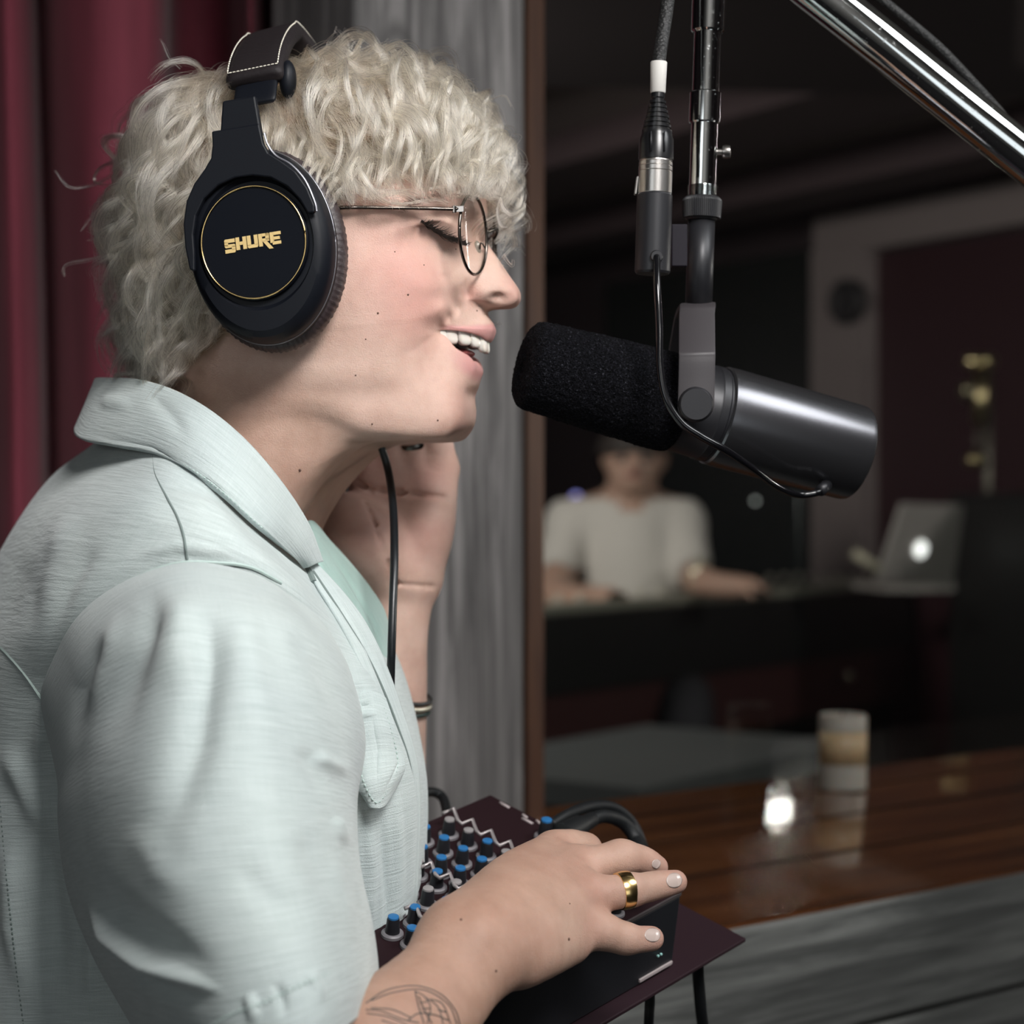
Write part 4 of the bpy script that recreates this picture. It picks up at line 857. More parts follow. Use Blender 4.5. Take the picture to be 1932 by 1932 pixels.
def cup(side):
    sg = 1 if side == 'near' else -1
    t7 = math.radians(7)
    def fr(v):    # head-frame vector (u,s,z) -> world
        v = np.asarray(v, float); return np.array([v[0]*CA-v[1]*SA, -v[1]*CA-v[0]*SA, v[2]])
    e1 = fr((math.cos(t7), 0, math.sin(t7))); e2 = fr((-math.sin(t7), 0, math.cos(t7))); e3 = fr((0, sg, 0))
    h = H(478, 457, 110); h[1] *= sg; O = HW(h)
    def rings(prof, cx=0, cy=0, seg=120, sup=2.0, mod=None):
        """prof: (depth along e3 in mm, rx, ry)"""
        a = np.linspace(0, 2*np.pi, seg, endpoint=False); V = []
        for k, (d, rx, ry) in enumerate(prof):
            x = cx+rx*np.sign(np.cos(a))*abs(np.cos(a))**(2/sup); y = cy+ry*np.sign(np.sin(a))*abs(np.sin(a))**(2/sup); dd = np.full(seg, d, float)
            if mod: x, y, dd = mod(k, a, x, y, dd)
            V.append(O+mm*(x[:, None]*e1+y[:, None]*e2+dd[:, None]*e3))
        f = gridfaces(len(prof), seg, True); f.append(tuple(range(seg))[::-1]); f.append(tuple(range(len(prof)*seg-seg, len(prof)*seg))); return np.vstack(V), f
    shell = mobj('ear_cup', *rings([(-22,34,46),(-21,36.4,48.3),(-16,37.2,49),(-9,36.5,48.2),(-4.5,34.5,46),(-2.5,32,43),(-2,29.5,33),(-3.5,29,31),(-3.5,1,1)], .5, -.5), blk, HP, angle=30)
    def wr(k, a, x, y, dd):
        r = 1+.006*np.sin(a*95+k)+.004*np.sin(a*61+2*k); return x*r, y*r, dd
    pad = mobj('ear_pad', *rings([(-21,34,46),(-22,37.2,49.2),(-25,39.2,51),(-30,39.6,51.4),(-35,38.0,50),(-38,34,45),(-38,26,36),(-34,22,32),(-30,21,31)], 0, -.5, 360, 2.0, wr), padm, HP)
    a = np.linspace(0, 2*np.pi, 100, endpoint=False)
    mobj('cup_seam', *tube([O+mm*(.5*e1-.5*e2+36.9*math.cos(t)*e1+48.7*math.sin(t)*e2-15*e3) for t in np.append(a, a[0])], .0005, 8), grym, HP)
    dsk = mobj('cup_disc', *rings([(-5,27.6,28.6),(-.6,27.6,28.6),(0,27.0,28.0),(0,26.2,27.2),(-.5,26.0,27.0),(-.3,13,13.5),(-.25,.5,.5)]), disc_m, HP, angle=30)
    pth = [O+mm*(26.6*math.cos(t)*e1+27.6*math.sin(t)*e2+.05*e3) for t in np.append(a, a[:2])]
    mobj('gold_ring', *tube(pth, .00048, 8), goldm, dsk)
    # yoke: an arch that hugs the upper half of the disc and narrows into the stem
    out = [(-14,57),(-14.5,50),(-16,44),(-20,39),(-26,33),(-31,25),(-34,14),(-34.5,2),(-33.5,-9),(-31,-10),(-30,-2),(-29.5,8),(-27,17),(-22,24.5),(-14,30),(-5,32.4),(4,32.2),(13,29.8),(21,24),(26.5,16.5),(29.5,9.5),(33,9.5),(33.5,13),(31,22),(26,31),(19,37.5),(13.5,42),(11.5,47),(10.5,57)]
    out = [(x*1.0, y) for x, y in out]
    v, f = prism(out, O+mm*(-1.2)*e3, mm*e1, mm*e2, mm*3.2*e3)
    yk = bevel(mobj('yoke', v, f, blk, HP, smooth=False), .0008, 2)
    m2 = MB(); m2.add(*tube([O+mm*(x*e1+y*e2+1.2*e3) for x, y in cr([(12.3,52,0),(13.5,46,0),(17,40,0),(24,34.5,0),(30,26,0),(33.5,15,0),(34,10,0)], 40)[:, :2]], .0006, 8)); m2.build('yoke_edge', grym, yk)
    st = MB(); v, f = prism([(-12,52),(10,52),(9,72),(-8,72)], O+mm*(-6)*e3, mm*e1, mm*e2, mm*4*e3); st.add(v, f)
    bevel(mobj('slider_stem', st.v, st.f, blk, HP, smooth=False), .001, 2)
    if side == 'near':
        def rc(x0, y0, x1, y1): return [(x0,y0),(x1,y0),(x1,y1),(x0,y1)]
        L_ = {'S': [[(0,0),(.92,0),(1,.1),(1,.27),(0,.27)], rc(.66,.2,1,.5), [(.08,.38),(1,.38),(1,.54),(.92,.62),(0,.62),(0,.46)], rc(0,.5,.34,.8), [(0,.73),(1,.73),(1,1),(.08,1),(0,.9)]],
              'H': [rc(0,0,.34,1), rc(.66,0,1,1), rc(.3,.37,.7,.63)], 'U': [rc(0,.2,.34,1), rc(.66,.2,1,1), [(0,.27),(0,.1),(.1,0),(.9,0),(1,.1),(1,.27)]],
              'R': [rc(0,0,.34,1), rc(.3,.76,.95,1), [(.66,.45),(1,.45),(1,.95),(.9,1),(.66,1)], rc(.3,.36,1,.60), [(.36,.4),(.74,.4),(1.32,-.28),(.92,-.28)]],
              'E': [rc(0,.16,.34,1), rc(.2,0,1,.25) , rc(.3,.38,.92,.62), rc(.3,.75,1.05,1)]}
        tx = MB(); x = -14.7
        for k, (ch, wl) in enumerate(zip('SHURE', (5.6,5.6,5.6,5.6,5.6))):
            hgt = 6.9 if k == 0 else 6.2; y0 = -3.6 if k == 0 else -2.7
            for poly in L_[ch]:
                q = [(x+px_*wl*.96, y0+py_*hgt) for px_, py_ in poly]; v, f = prism(q, O+mm*(-.35)*e3, mm*e1, mm*e2, mm*.62*e3); tx.add(v, f)
            x += wl+.25
        tx.build('lettering', goldp, dsk, smooth=False)
cup('near'); cup('far')
# headband: padded leather cap over the top
half = [(523,78,0),(517,80,14),(508,88,30),(499,102,44),(491,122,55),(486,146,63),(482,178,70),(479,215,76)]
pt = np.array([H(*q) for q in half]); mir_ = pt[::-1][:-1].copy(); mir_[:, 1] *= -1; allb = cr(np.vstack([mir_, pt]), 121)
t12 = math.radians(11)
def band(name, lo, hi, wid, th, m, out=0.0, rnd=.35):
    c = allb[(np.linspace(0, 120, 121) >= lo) & (np.linspace(0, 120, 121) <= hi)]; T_ = np.gradient(c, axis=0); T_ /= np.linalg.norm(T_, axis=1)[:, None]
    W_ = np.tile([math.cos(t12), 0, math.sin(t12)], (len(c), 1)); W_ -= T_*(W_*T_).sum(1)[:, None]; W_ /= np.linalg.norm(W_, axis=1)[:, None]; N_ = np.cross(T_, W_)
    cen_ = allb.mean(0); s_ = np.sign(((c-cen_)*N_).sum(1)); N_ *= s_[:, None]
    a = np.linspace(0, 2*np.pi, 40, endpoint=False); V = []
    for k in range(len(c)):
        e = min(1, min(k, len(c)-1-k)/3+.55)
        for t in a:
            x = wid*np.sign(math.cos(t))*abs(math.cos(t))**rnd; z_ = th*np.sign(math.sin(t))*abs(math.sin(t))**.8; V.append(c[k]+W_[k]*x*(e**.15)+N_[k]*(z_*e+out))
    f = gridfaces(len(c), 40, True); f.append(tuple(range(40))[::-1]); f.append(tuple(range(len(c)*40-40, len(c)*40)))
    o = mobj(name, HW(np.array(V)), f, m, HP); return o, c, W_, N_
bp, c, W_, N_ = band('headband_pad', 13, 107, .0158, .0052, leather, .002)
band('headband_strip', 4, 116, .0115, .0018, blk, 0)
sm_ = MB(); edge = []
i0, i1 = 3, len(c)-4
for k in range(i0, i1+1): edge.append(c[k]+W_[k]*.0138+N_[k]*.0072)
for q in np.linspace(.0138, -.0138, 24)[1:-1]: edge.append(c[i1]+W_[i1]*q+N_[i1]*.0074)
for k in range(i1, i0-1, -1): edge.append(c[k]-W_[k]*.0138+N_[k]*.0072)
for q in np.linspace(-.0138, .0138, 24)[1:-1]: edge.append(c[i0]+W_[i0]*q+N_[i0]*.0074)
edge = HW(np.array(edge)); L = np.concatenate([[0], np.cumsum(np.linalg.norm(np.diff(edge, axis=0), axis=1))]); k = 0
while k < L[-1]:
    a = np.array([np.interp(k, L, edge[:, i]) for i in range(3)]); b = np.array([np.interp(k+.0015, L, edge[:, i]) for i in range(3)])
    sm_.add(*tube([a, (a+b)/2, b], [.00025,.00042,.00025], 5)); k += .0021
sm_.build('headband_stitching', whitet, bp)
# end fitting of the pad at the near side
for sg in (1, -1):
    h = H(543, 150, 62); h[1] *= sg; q = HW(h); v, f = ball(q, (.0045,.006,.010), 12); mobj('band_end_cap', v, f, blk, HP)
# cable hanging from the far cup
cab = mat('black_cable', (.006,.008,.010), .35)
pth = cr([HW(H(520,630,-95)), P(640,700,1.075), P(695,775,1.045), P(715,830,1.035), P(733,890,1.035), P(742,960,1.01), P(744,1050,.985), P(741,1150,.972), P(738,1250,.969), P(735,1340,.985), P(728,1500,1.02), P(760,1650,1.05)], 160)
mobj('headphone_cable', *tube(pth, .0022, 14), cab, HP)
# ---------------- glasses ----------------
GL = empty('glasses', HW(H(917, 430, 0))); tag(GL, 'round thin dark metal wire glasses worn low on the nose', 'glasses')
wire = mat('gunmetal_wire', (.10,.085,.075), .22, 1.0); lensm = bpy.data.materials.new('lens_glass'); lensm.use_nodes = True
t_ = lensm.node_tree; t_.nodes.remove(t_.nodes['Principled BSDF']); tr_ = t_.nodes.new('ShaderNodeBsdfTransparent'); gl_ = t_.nodes.new('ShaderNodeBsdfGlossy'); gl_.inputs['Roughness'].default_value = .02
fz = t_.nodes.new('ShaderNodeValue'); fz.outputs[0].default_value = .07; mx = t_.nodes.new('ShaderNodeMixShader'); t_.links.new(fz.outputs[0], mx.inputs[0]); t_.links.new(tr_.outputs[0], mx.inputs[1]); t_.links.new(gl_.outputs[0], mx.inputs[2]); t_.links.new(mx.outputs[0], t_.nodes['Material Output'].inputs[0]); tr_.inputs[0].default_value = (.97,.97,.96,1)
padm2 = mat('nose_pad_silicone', (.55,.5,.42), .15, Transmission_Weight=.6)
def hv_(u, s, z): return np.array([u, s, z])
for sg in (1, -1):
    c_ = H(893, 443, 31); wrap = math.radians(9); lat = hv_(-math.sin(wrap), math.cos(wrap), 0); up = hv_(.0,0,1.0); up /= np.linalg.norm(up); rad = .0207
    def q_(p):
        p = np.array(p, float).copy(); p[..., 1] *= sg; return HW(p)
    a = np.linspace(0, 2*np.pi, 73)
    rim = q_(np.array([c_+rad*(math.cos(t)*lat+math.sin(t)*up) for t in np.append(a, a[1])]))
    rm = mobj('lens_rim', *tube(rim, .00085, 10), wire, GL)
    nv_ = np.cross(lat, up); V = []; rr_ = np.linspace(.02, 1, 12)
    for r_ in rr_:
        for t in a[:-1]: V.append(c_+rad*.99*r_*(math.cos(t)*lat+math.sin(t)*up)-nv_*.0006*(1-r_*r_))
    f = gridfaces(12, 72, True); f.append(tuple(range(72))[::-1]); mobj('lens', q_(np.array(V)), f, lensm, rm)
    th0 = math.radians(39); e0 = c_+rad*(math.cos(th0)*lat+math.sin(th0)*up)
    back = [e0, H(864,394,51), H(800,393,58), H(720,392,66), H(650,392,74), H(560,400,76)]
    mobj('temple_arm', *tube(q_(cr(back, 50)), .00095, 10), wire, GL)
    hg = MB(); hg.add(*box(q_(H(866,395,50.5)), HW(hv_(.0026,0,0))-HW(hv_(0,0,0)), (0,.0013,0), (0,0,.0017))); hg.add(*lathe(q_(H(857,395,52))+[0,0,-.0019], q_(H(857,395,52))+[0,0,.0019], [(0,.0011),(1,.0011)], 16))
    bevel(hg.build('hinge', mat('polished_hinge', (.35,.32,.30), .15, 1.0), GL, smooth=False), .0003, 2)
    npd = H(900,470,10.5); v, f = ball((0,0,0), (.0022,.0012,.0045), 14); mobj('nose_pad', np.array(v)+q_(npd), f, padm2, GL)
    arm = [c_+rad*(math.cos(math.radians(195))*lat+math.sin(math.radians(195))*up), H(908,458,13), H(905,470,11.5)]
    mobj('pad_arm', *tube(q_(cr(arm, 16)), .00045, 8), wire, GL)
e = H(893, 443, 31)+.0207*(math.cos(math.radians(168))*hv_(-math.sin(math.radians(9)), math.cos(math.radians(9)), 0)+math.sin(math.radians(168))*hv_(0,0,1)); e2_ = e*[1,-1,1]
mobj('bridge', *tube(HW(cr([e, e*[1,.5,1]+[.0025,0,.0022], e*[1,0,1]+[.0035,0,.003], e2_*[1,.5,1]+[.0025,0,.0022], e2_], 40)), .0011, 10), wire, GL)
# ---------------- jewellery ----------------
def ringband(name, c, axis, r, w_, th, m, parent=None):
    axis = np.asarray(axis, float); axis /= np.linalg.norm(axis); n_ = np.cross(axis, [0,0,1.0]); n_ /= np.linalg.norm(n_); b_ = np.cross(axis, n_); V = []; sec = [(-w_,0),(-w_*.9,th*.7),(-w_*.4,th),(w_*.4,th),(w_*.9,th*.7),(w_,0),(w_*.9,-th*.3),(-w_*.9,-th*.3)]
    for t in np.linspace(0, 2*np.pi, 64, endpoint=False):
        for x, q in sec: V.append(c+axis*x+(r+q)*(math.cos(t)*n_+math.sin(t)*b_))
    return mobj(name, V, gridfaces(64, 8, True, True), m, parent, angle=50)
a_, b_ = P(1135,1686,.916), P(1190,1680,.922); cR = P(1178,1680,.9205)
o = ringband('ring', cR, b_-a_+[0,0,.0012], .0083, .0036, .0013, goldm); tag(o, 'wide polished gold band on the ring finger resting over the mixer', 'ring')
a_, b_ = P(1078,1598,.966), P(1106,1604,.975); o = ringband('ring', P(1103,1602,.9745), b_-a_, .0081, .0013, .0008, goldm); tag(o, 'thin gold ring on the curled finger nearest the blue knob', 'ring')
silver = mat('dark_silver', (.12,.11,.10), .25, 1.0)
a_, b_ = P(775,850,1.10), P(768,800,1.095); o = ringband('ring', P(779,836,1.098), b_-a_, .0108, .0022, .0012, silver); tag(o, 'dark metal ring on the raised hand just under the chin', 'ring')
# bracelet of small beads on the raised wrist
BR = empty('bracelet', P(748,1318,1.106)); tag(BR, 'beaded black, gold and green bracelet around the raised forearm', 'bracelet')
axb = P(752,1190,1.10)-P(744,1300,1.105); axb /= np.linalg.norm(axb); axb += np.array([.16,0,0]); axb /= np.linalg.norm(axb); nb = np.cross(axb, [0,1.0,0]); nb /= np.linalg.norm(nb); bb = np.cross(axb, nb); cb = P(747,1318,1.106)
for nm, offs, col_, rg in (('black_bead_row', .0036, (.02,.02,.02), .3), ('silver_bead_row', 0, (.55,.52,.42), .25), ('dark_bead_row', -.0036, (.015,.03,.025), .3)):
    mb = MB()
    for t in np.linspace(0, 2*np.pi, 58, endpoint=False): mb.add(*ball(cb+axb*offs+.0206*(math.cos(t)*nb+math.sin(t)*bb), .0013 if offs else .0015, 6))
    mb.build(nm, mat(nm, col_, rg, .6 if not offs else .1), BR)
# ---------------- microphone on its boom ----------------
MC = empty('microphone', P(1313, 763, 1.0)); tag(MC, 'dark grey broadcast microphone with black foam windscreen in a swivel yoke, facing the singer', 'microphone')
A = P(986, 684, .978); B = P(1612, 855, 1.03); AX = B-A; LM = np.linalg.norm(AX); AXu = AX/LM
foam = mat('black_foam', (.012,.012,.015), 1.0, Specular_IOR_Level=.1); n = NT(foam)
vo = n.n('ShaderNodeTexVoronoi'); vo.inputs['Scale'].default_value = 1150; n.l(n.coord(), vo.inputs['Vector']); fn = n.noise(n.coord(), 900, 3, .7)
n.base(n.ramp(fn, [(.42, (.0015,.0015,.0022)), (.60, (.008,.008,.011)), (.76, (.07,.07,.085))])); b = n.bump(vo.outputs['Distance'], 1.0, .0012); n.bump(fn, .9, .0012, b)
micm = mat('dark_grey_enamel', (.135,.135,.145), .27, .9); n = NT(micm); n.bump(n.noise(n.coord(), 1600, 2, .6), .12, .0002)
yokem = mat('warm_grey_enamel', (.042,.037,.040), .5, .1); n = NT(yokem); n.bump(n.noise(n.coord(), 1600, 2, .6), .15, .0002)
blackm = mat('matt_black_metal', (.018,.018,.021), .42, .3)
pf = [(0,.0002),(0,.014),(.006,.0195),(.018,.0228),(.035,.0238),(.12,.0246),(.25,.0258),(.36,.0266),(.42,.0268),(.445,.0262),(.452,.0240),(.452,.001)]
pts_ = []
for (t0, r0), (t1, r1) in zip(pf[:-1], pf[1:]):
    k = max(1, int(max(abs(t1-t0)*LM, abs(r1-r0))/.0012)); pts_ += [(t0+(t1-t0)*i/k, r0+(r1-r0)*i/k) for i in range(k)]
v, f = lathe(A, B, pts_+[pf[-1]], 160); rs2 = np.random.RandomState(3); cax = A+np.outer(((v-A)@AXu), AXu); rad_ = v-cax
v = v+rad_/np.maximum(np.linalg.norm(rad_, axis=1), 1e-6)[:, None]*rs2.normal(0, .00022, len(v))[:, None]+AXu*rs2.normal(0, .0002, len(v))[:, None]
mobj('foam_windscreen', v, f, foam, MC)
neck = mobj('neck', *lathe(A, B, [(.44,.0232),(.445,.0250),(.53,.0256),(.535,.0262),(.555,.0262),(.56,.0256),(.58,.0256)], 96), blackm, MC, angle=30)
mobj('body_tube', *lathe(A, B, [(.565,.001),(.565,.0262),(.57,.0272),(.6,.0274),(.985,.0268),(.996,.0264),(1,.0256),(1,.0235),(.99,.0232),(.985,.001)], 128), micm, MC, angle=30)
mobj('tail_plate', *lathe(A+AX*.985, B, [(0,.0232),(.4,.0232),(.4,.0003)], 64), blackm, MC, angle=30)
# yoke: arm - bridge - arm, bent from flat bar
def yoke_path():
    near_ = [(1313,792,.9615),(1313,763,.9615),(1314,720,.9615),(1315,676,.9615),(1315,664,.9630),(1315,628,.9735),(1315,594,.9840),(1316,584,.9875),(1316,579,.993)]
    return near_
yp = [P(*q) for q in yoke_path()]; topc = P(1317,577,1.0); yp2 = [p*np.array([1,-1,1])+np.array([0,2*1.0,0]) for p in yp[::-1]]
path_ = np.array(yp+[topc]+yp2); path_ = cr(path_, 150); T_ = np.gradient(path_, axis=0); T_ /= np.linalg.norm(T_, axis=1)[:, None]
Wd = np.array([1.0, 0, .03]); V = []; sec = [(-1,-.8),(-1,.8),(-.92,1),(.92,1),(1,.8),(1,-.8),(.92,-1),(-.92,-1)]
for k in range(150):
    Nn = np.cross(T_[k], Wd); Nn /= np.linalg.norm(Nn); e = min(k, 149-k)
    wdt = .0094*math.sqrt(max(.02, 1-max(0, (7-e)/7.6)**2))
    for a, b in sec: V.append(path_[k]+Wd*a*wdt+Nn*b*.0017)
f = gridfaces(150, 8, True); f.append(tuple(range(8))[::-1]); f.append(tuple(range(149*8, 150*8)))
yk = mobj('yoke', V, f, yokem, MC, angle=25)
for Y0, Y1 in ((.9625,.9575),(1.0375,1.0425)):
    p0, p1 = P(1313,763,.96), P(1313,763,.96); p0[1] = Y0; p1[1] = Y1; mobj('pivot_cap', *lathe(p0, p1, [(0,.0092),(.6,.0092),(.85,.0088),(1,.0080),(1,.0003)], 48), blackm, yk, angle=30)
    pin0 = p0.copy(); pin0[1] = 1.0+(.024 if Y0 > 1 else -.024); mobj('pivot_pin', *lathe(pin0, p0, [(0,.005),(1,.005)], 20), blackm, yk)
# hanging pole
PB, PT = P(1318, 582, 1.0), P(1343, -175, 1.0); PD = (PT-PB); PL = np.linalg.norm(PD); PD /= PL
def at_y(py): t = (PB[2]-P(0, py, 1.0)[2])/(PB[2]-PT[2]); return PB+(PT-PB)*t
mobj('mounting_tube', *lathe(at_y(590), at_y(405), [(0,.0073),(1,.0073)], 48), blackm, MC)
v, f = lathe(at_y(416), at_y(372), [(0,.0080),(.08,.0085),(.1,.0103),(.82,.0108),(.9,.0104),(1,.0090),(1,.001)], 240)
v = np.array(v); 
ce = at_y(416); vv = v-ce; ax_ = np.outer(vv@PD, PD); rv = vv-ax_; rn = np.linalg.norm(rv, axis=1); m_ = rn > .0102; idxs = np.arange(len(v)) % 240
v = ce+ax_+rv*(1-.035*(m_ & (idxs % 4 < 2)))[:, None]; mobj('knurled_nut', v, f, mat('black_rubberised', (.012,.012,.014), .5), MC, smooth=False)
ST = empty('microphone_stand', P(2300, 966, 1.2)*[1,1,0]); tag(ST, 'chrome boom stand holding the studio microphone, its tube crossing the upper right corner', 'microphone stand')
chrome = mat('worn_chrome', (.62,.64,.64), .10, 1.0); n = NT(chrome); v_ = n.coord(); sc_ = n.noise(v_, 300, 6, .75); 
rr_ = n.n('ShaderNodeMapRange'); n.l(sc_, rr_.inputs[0]); rr_.inputs[1].default_value = .58; rr_.inputs[2].default_value = .75; rr_.inputs[3].default_value = .07; rr_.inputs[4].default_value = .45; n.l(rr_.outputs[0], n.b.inputs['Roughness'])
n.base(n.ramp(n.noise(v_, 700, 4, .8), [(.68, (.62,.64,.64)), (.76, (.15,.15,.15))]))
def tubep(name, y0, y1, r, extra=None, m=None, par=ST): return mobj(name, *lathe(at_y(y0), at_y(y1), extra or [(0,r),(1,r)], 64), m or chrome, par, angle=30)
th = []; k = 0
for i in range(9): th += [((i)/9, .0072), ((i+.5)/9, .0080)]
tubep('threaded_end', 374, 350, .0075, th+[(1,.0072)])
tubep('chrome_tube', 352, 60, .0073); tubep('collar', 234, 174, .0085, [(0,.0078),(.04,.0086),(.96,.0086),(1,.0078)]); tubep('collar', 62, -20, .0087, [(0,.0080),(.04,.0090),(.96,.0090),(1,.008)])
tubep('chrome_tube', -10, -180, .0078)
k0 = at_y(287); mobj('thumb_screw', *lathe(k0+[.006,0,0], k0+[.0145,-.001,0], [(0,.0018),(.45,.0018),(.5,.0034),(.7,.0038),(.95,.0034),(1,.001)], 32), mat('steel_screw', (.35,.33,.31), .3, 1.0), ST, angle=30)
b0, b1 = P(1330,-182,1.03), P(2420, 682, 1.10); bt = cr([P(1290,-214,1.03), P(1557,-2,1.03), P(1932,297,1.045), P(2420,684,1.07)], 60)
mobj('boom_tube', *tube(bt, .0127, 48), chrome, ST)
mobj('boom_clamp', *tube([P(1345,-168,.985), P(1345,-168,1.06)], .020, 24), mat('clamp_black', (.02,.02,.02), .4), ST)
sp_ = P(2330, 612, 1.065); mobj('stand_pole', *tube([[sp_[0], 1.09, .03], [sp_[0], 1.09, sp_[2]+.03]], .012, 20), chrome, ST)
mobj('stand_base', *lathe([sp_[0], 1.09, 0], [sp_[0], 1.09, .03], [(0,.16),(.5,.16),(1,.05)], 48), blackm, ST, angle=30)
# braided cable lying along the boom
brd = mat('braided_cable', (.012,.012,.013), .6); n = NT(brd); w1 = n.n('ShaderNodeTexVoronoi'); w1.inputs['Scale'].default_value = 700; n.l(n.coord(), w1.inputs['Vector']); n.base(n.ramp(w1.outputs['Distance'], [(.12, (.09,.087,.085)), (.3, (.008,.008,.008))])); n.bump(w1.outputs['Distance'], .8, .0006)
o = mobj('boom_cable', *tube(cr([P(1590,-60,1.05), P(1655,-8,1.05), P(1712,38,1.05), P(1775,92,1.05), P(1838,158,1.05), P(1885,210,1.055), P(1920,252,1.075), P(1990,340,1.085), P(2200,520,1.10)], 90), .0026, 14), brd); tag(o, 'black braided cable following the boom tube in the upper right corner', 'cable')
# adapter barrel, plug and cable
XB = P(1231, 513, .972); XT = P(1243, 118, .972)
def xa(py): t = (XB[2]-P(0, py, .972)[2])/(XB[2]-XT[2]); return XB+(XT-XB)*t
mobj('connector_barrel', *lathe(xa(517), xa(366), [(0,.0003),(0,.0085),(.03,.0093),(.98,.0093),(1,.0088),(1,.0003)], 64), blackm, MC, angle=30)
v, f = box((P(1281,464,.985)), (.0042,0,0), (0,.003,0), (0,0,.0112)); bevel(mobj('bracket_plate', v, f, mat('plum_black_plate', (.010,.008,.013), .6, Specular_IOR_Level=.2), MC, smooth=False), .0006, 2)
pg = xa(489)+np.array([.0012,-.0085,0]); mobj('cable_grommet', *lathe(pg, pg+[0,-.003,0], [(0,.0034),(.7,.0034),(1,.0028),(1,.0015)], 32), blackm, MC, angle=30)
mc = cr([pg+[0,-.002,0], P(1240,540,.952), P(1244,620,.948), P(1245,690,.945), P(1256,750,.943), P(1283,795,.943), P(1320,822,.945), P(1370,850,.950), P(1420,884,.965), P(1465,917,.985), P(1505,933,.998), P(1540,930,1.0), P(1557,920,1.004)], 160)
mobj('microphone_cable', *tube(mc, .0019, 14), mat('glossy_black_cable', (.004,.004,.005), .18), MC)
mobj('cable_grommet', *tube([P(1548,926,1.0), P(1560,915,1.008)], .0031, 20), blackm, MC)
XC = empty('signal_cable', xa(300)); tag(XC, 'cable with silver plug and black strain relief plugged into the barrel beside the pole', 'cable')
silv = mat('satin_nickel', (.48,.46,.44), .30, 1.0); n = NT(silv); n.bump(n.noise(n.coord(), 900, 3, .7), .2, .0002)
mobj('connector_shell', *lathe(xa(367), xa(299), [(0,.0003),(0,.0086),(.03,.0089),(.62,.0089),(.63,.0086),(.65,.0089),(.76,.0089),(.77,.0085),(.79,.0088),(.88,.0088),(.89,.0084),(.91,.0087),(1,.0084),(1,.0003)], 64), silv, XC, angle=25)
v, f = box(xa(350)+np.array([-.0097,.001,0]), (.0007,0,0), (0,.0018,0), (.0006,0,.0048)); bevel(mobj('latch_tab', v, f, silv, XC, smooth=False), .0005, 2)
bp_ = [(0,.0003),(0,.0092),(.30,.0090),(.36,.0082)]
for i in range(7):
    r = .0080-.0006*i; t = .40+.072*i; bp_ += [(t,r),(t+.036,r),(t+.042,r-.0012),(t+.068,r-.0012)]
bp_ += [(.92,.0037),(1,.0036),(1,.0003)]
mobj('strain_relief', *lathe(xa(302), xa(174), bp_, 64), mat('black_rubber', (.008,.008,.009), .28), XC, angle=25)
for dx in (-.0035, .0035):
    q = xa(273)+np.array([dx, -.0086, 0]); mobj('grip_rib', *box(q, (.0004,0,0), (0,.0006,0), (0,0,.0052)), blackm, XC)
mobj('white_tape', *lathe(xa(176), xa(117), [(0,.0038),(.02,.0040),(.98,.0044),(1,.0042)], 32), mat('white_cloth_tape', (.55,.53,.50), .8), XC)
mobj('braided_lead', *tube(cr([xa(160), xa(118), P(1248,80,.98), P(1256,30,.985), P(1265,-30,.99), P(1290,-150,1.01), P(1400,-190,1.04)], 60), .0036, 18), brd, XC)
# ---------------- small mixer on a tray ----------------
Rp, Fp, Lp = P(1285,1685,1.0), P(925,1497,1.09), P(950,1870,.90)
ea = Fp-Rp; LA = np.linalg.norm(ea); ea /= LA; eb = Lp-Rp; eb -= ea*np.dot(eb, ea); eb /= np.linalg.norm(eb); en = np.cross(ea, eb); en = en if en[2] > 0 else -en
def onp(px, py, lift=0.0):
    d = P(px, py, 1.0)-np.array([0,0,CZ]); o0 = np.array([0,0,CZ]); t = np.dot(Rp+en*lift-o0, en)/np.dot(d, en); return o0+d*t
LB = float(np.dot(onp(745,1983)-Rp, eb)); hh = .001
def pxy(p): return 966+F*p[0]/p[1], 966-F*(p[2]-CZ)/p[1]
while pxy(Rp-en*hh)[1] < 1822 and hh < .08: hh += .0005
print('mixer', LA, LB, hh, en, pxy(Rp-en*hh))
MX = empty('mixer', Rp+ea*LA/2+eb*LB/2-en*hh); tag(MX, 'compact black audio mixer with rows of blue-capped knobs under the hand', 'mixer')
case = mat('black_powder_coat', (.008,.009,.012), .5); n = NT(case); n.bump(n.noise(n.coord(), 1500, 2, .6), .25, .0002); panelm = mat('dark_maroon_panel', (.016,.006,.008), .7, Specular_IOR_Level=.15)
printm = mat('pale_print', (.42,.36,.36), .5)
def mbx(a0, a1, b0, b1, n0, n1): return box(Rp+ea*(a0+a1)/2+eb*(b0+b1)/2+en*(n0+n1)/2, ea*(a1-a0)/2, eb*(b1-b0)/2, en*(n1-n0)/2)
bevel(mobj('case', *mbx(0, LA, 0, LB, -hh, -.0015), case, MX, smooth=False), .001, 2)
bevel(mobj('top_panel', *mbx(.0012, LA-.0012, .0012, LB-.0012, -.0015, 0), panelm, MX, smooth=False), .0004, 2)
mobj('edge_trim', *mbx(-.0004, .0008, 0, LB, -.0012, .0004), mat('brushed_edge', (.25,.22,.22), .35, .8), MX, smooth=False)
knb = mat('knob_black', (.012,.012,.015), .4); capb = mat('knob_cap_blue', (.02,.13,.32), .35); capw = mat('knob_cap_grey', (.25,.235,.235), .45); skirt = mat('knob_skirt_grey', (.16,.15,.16), .45)
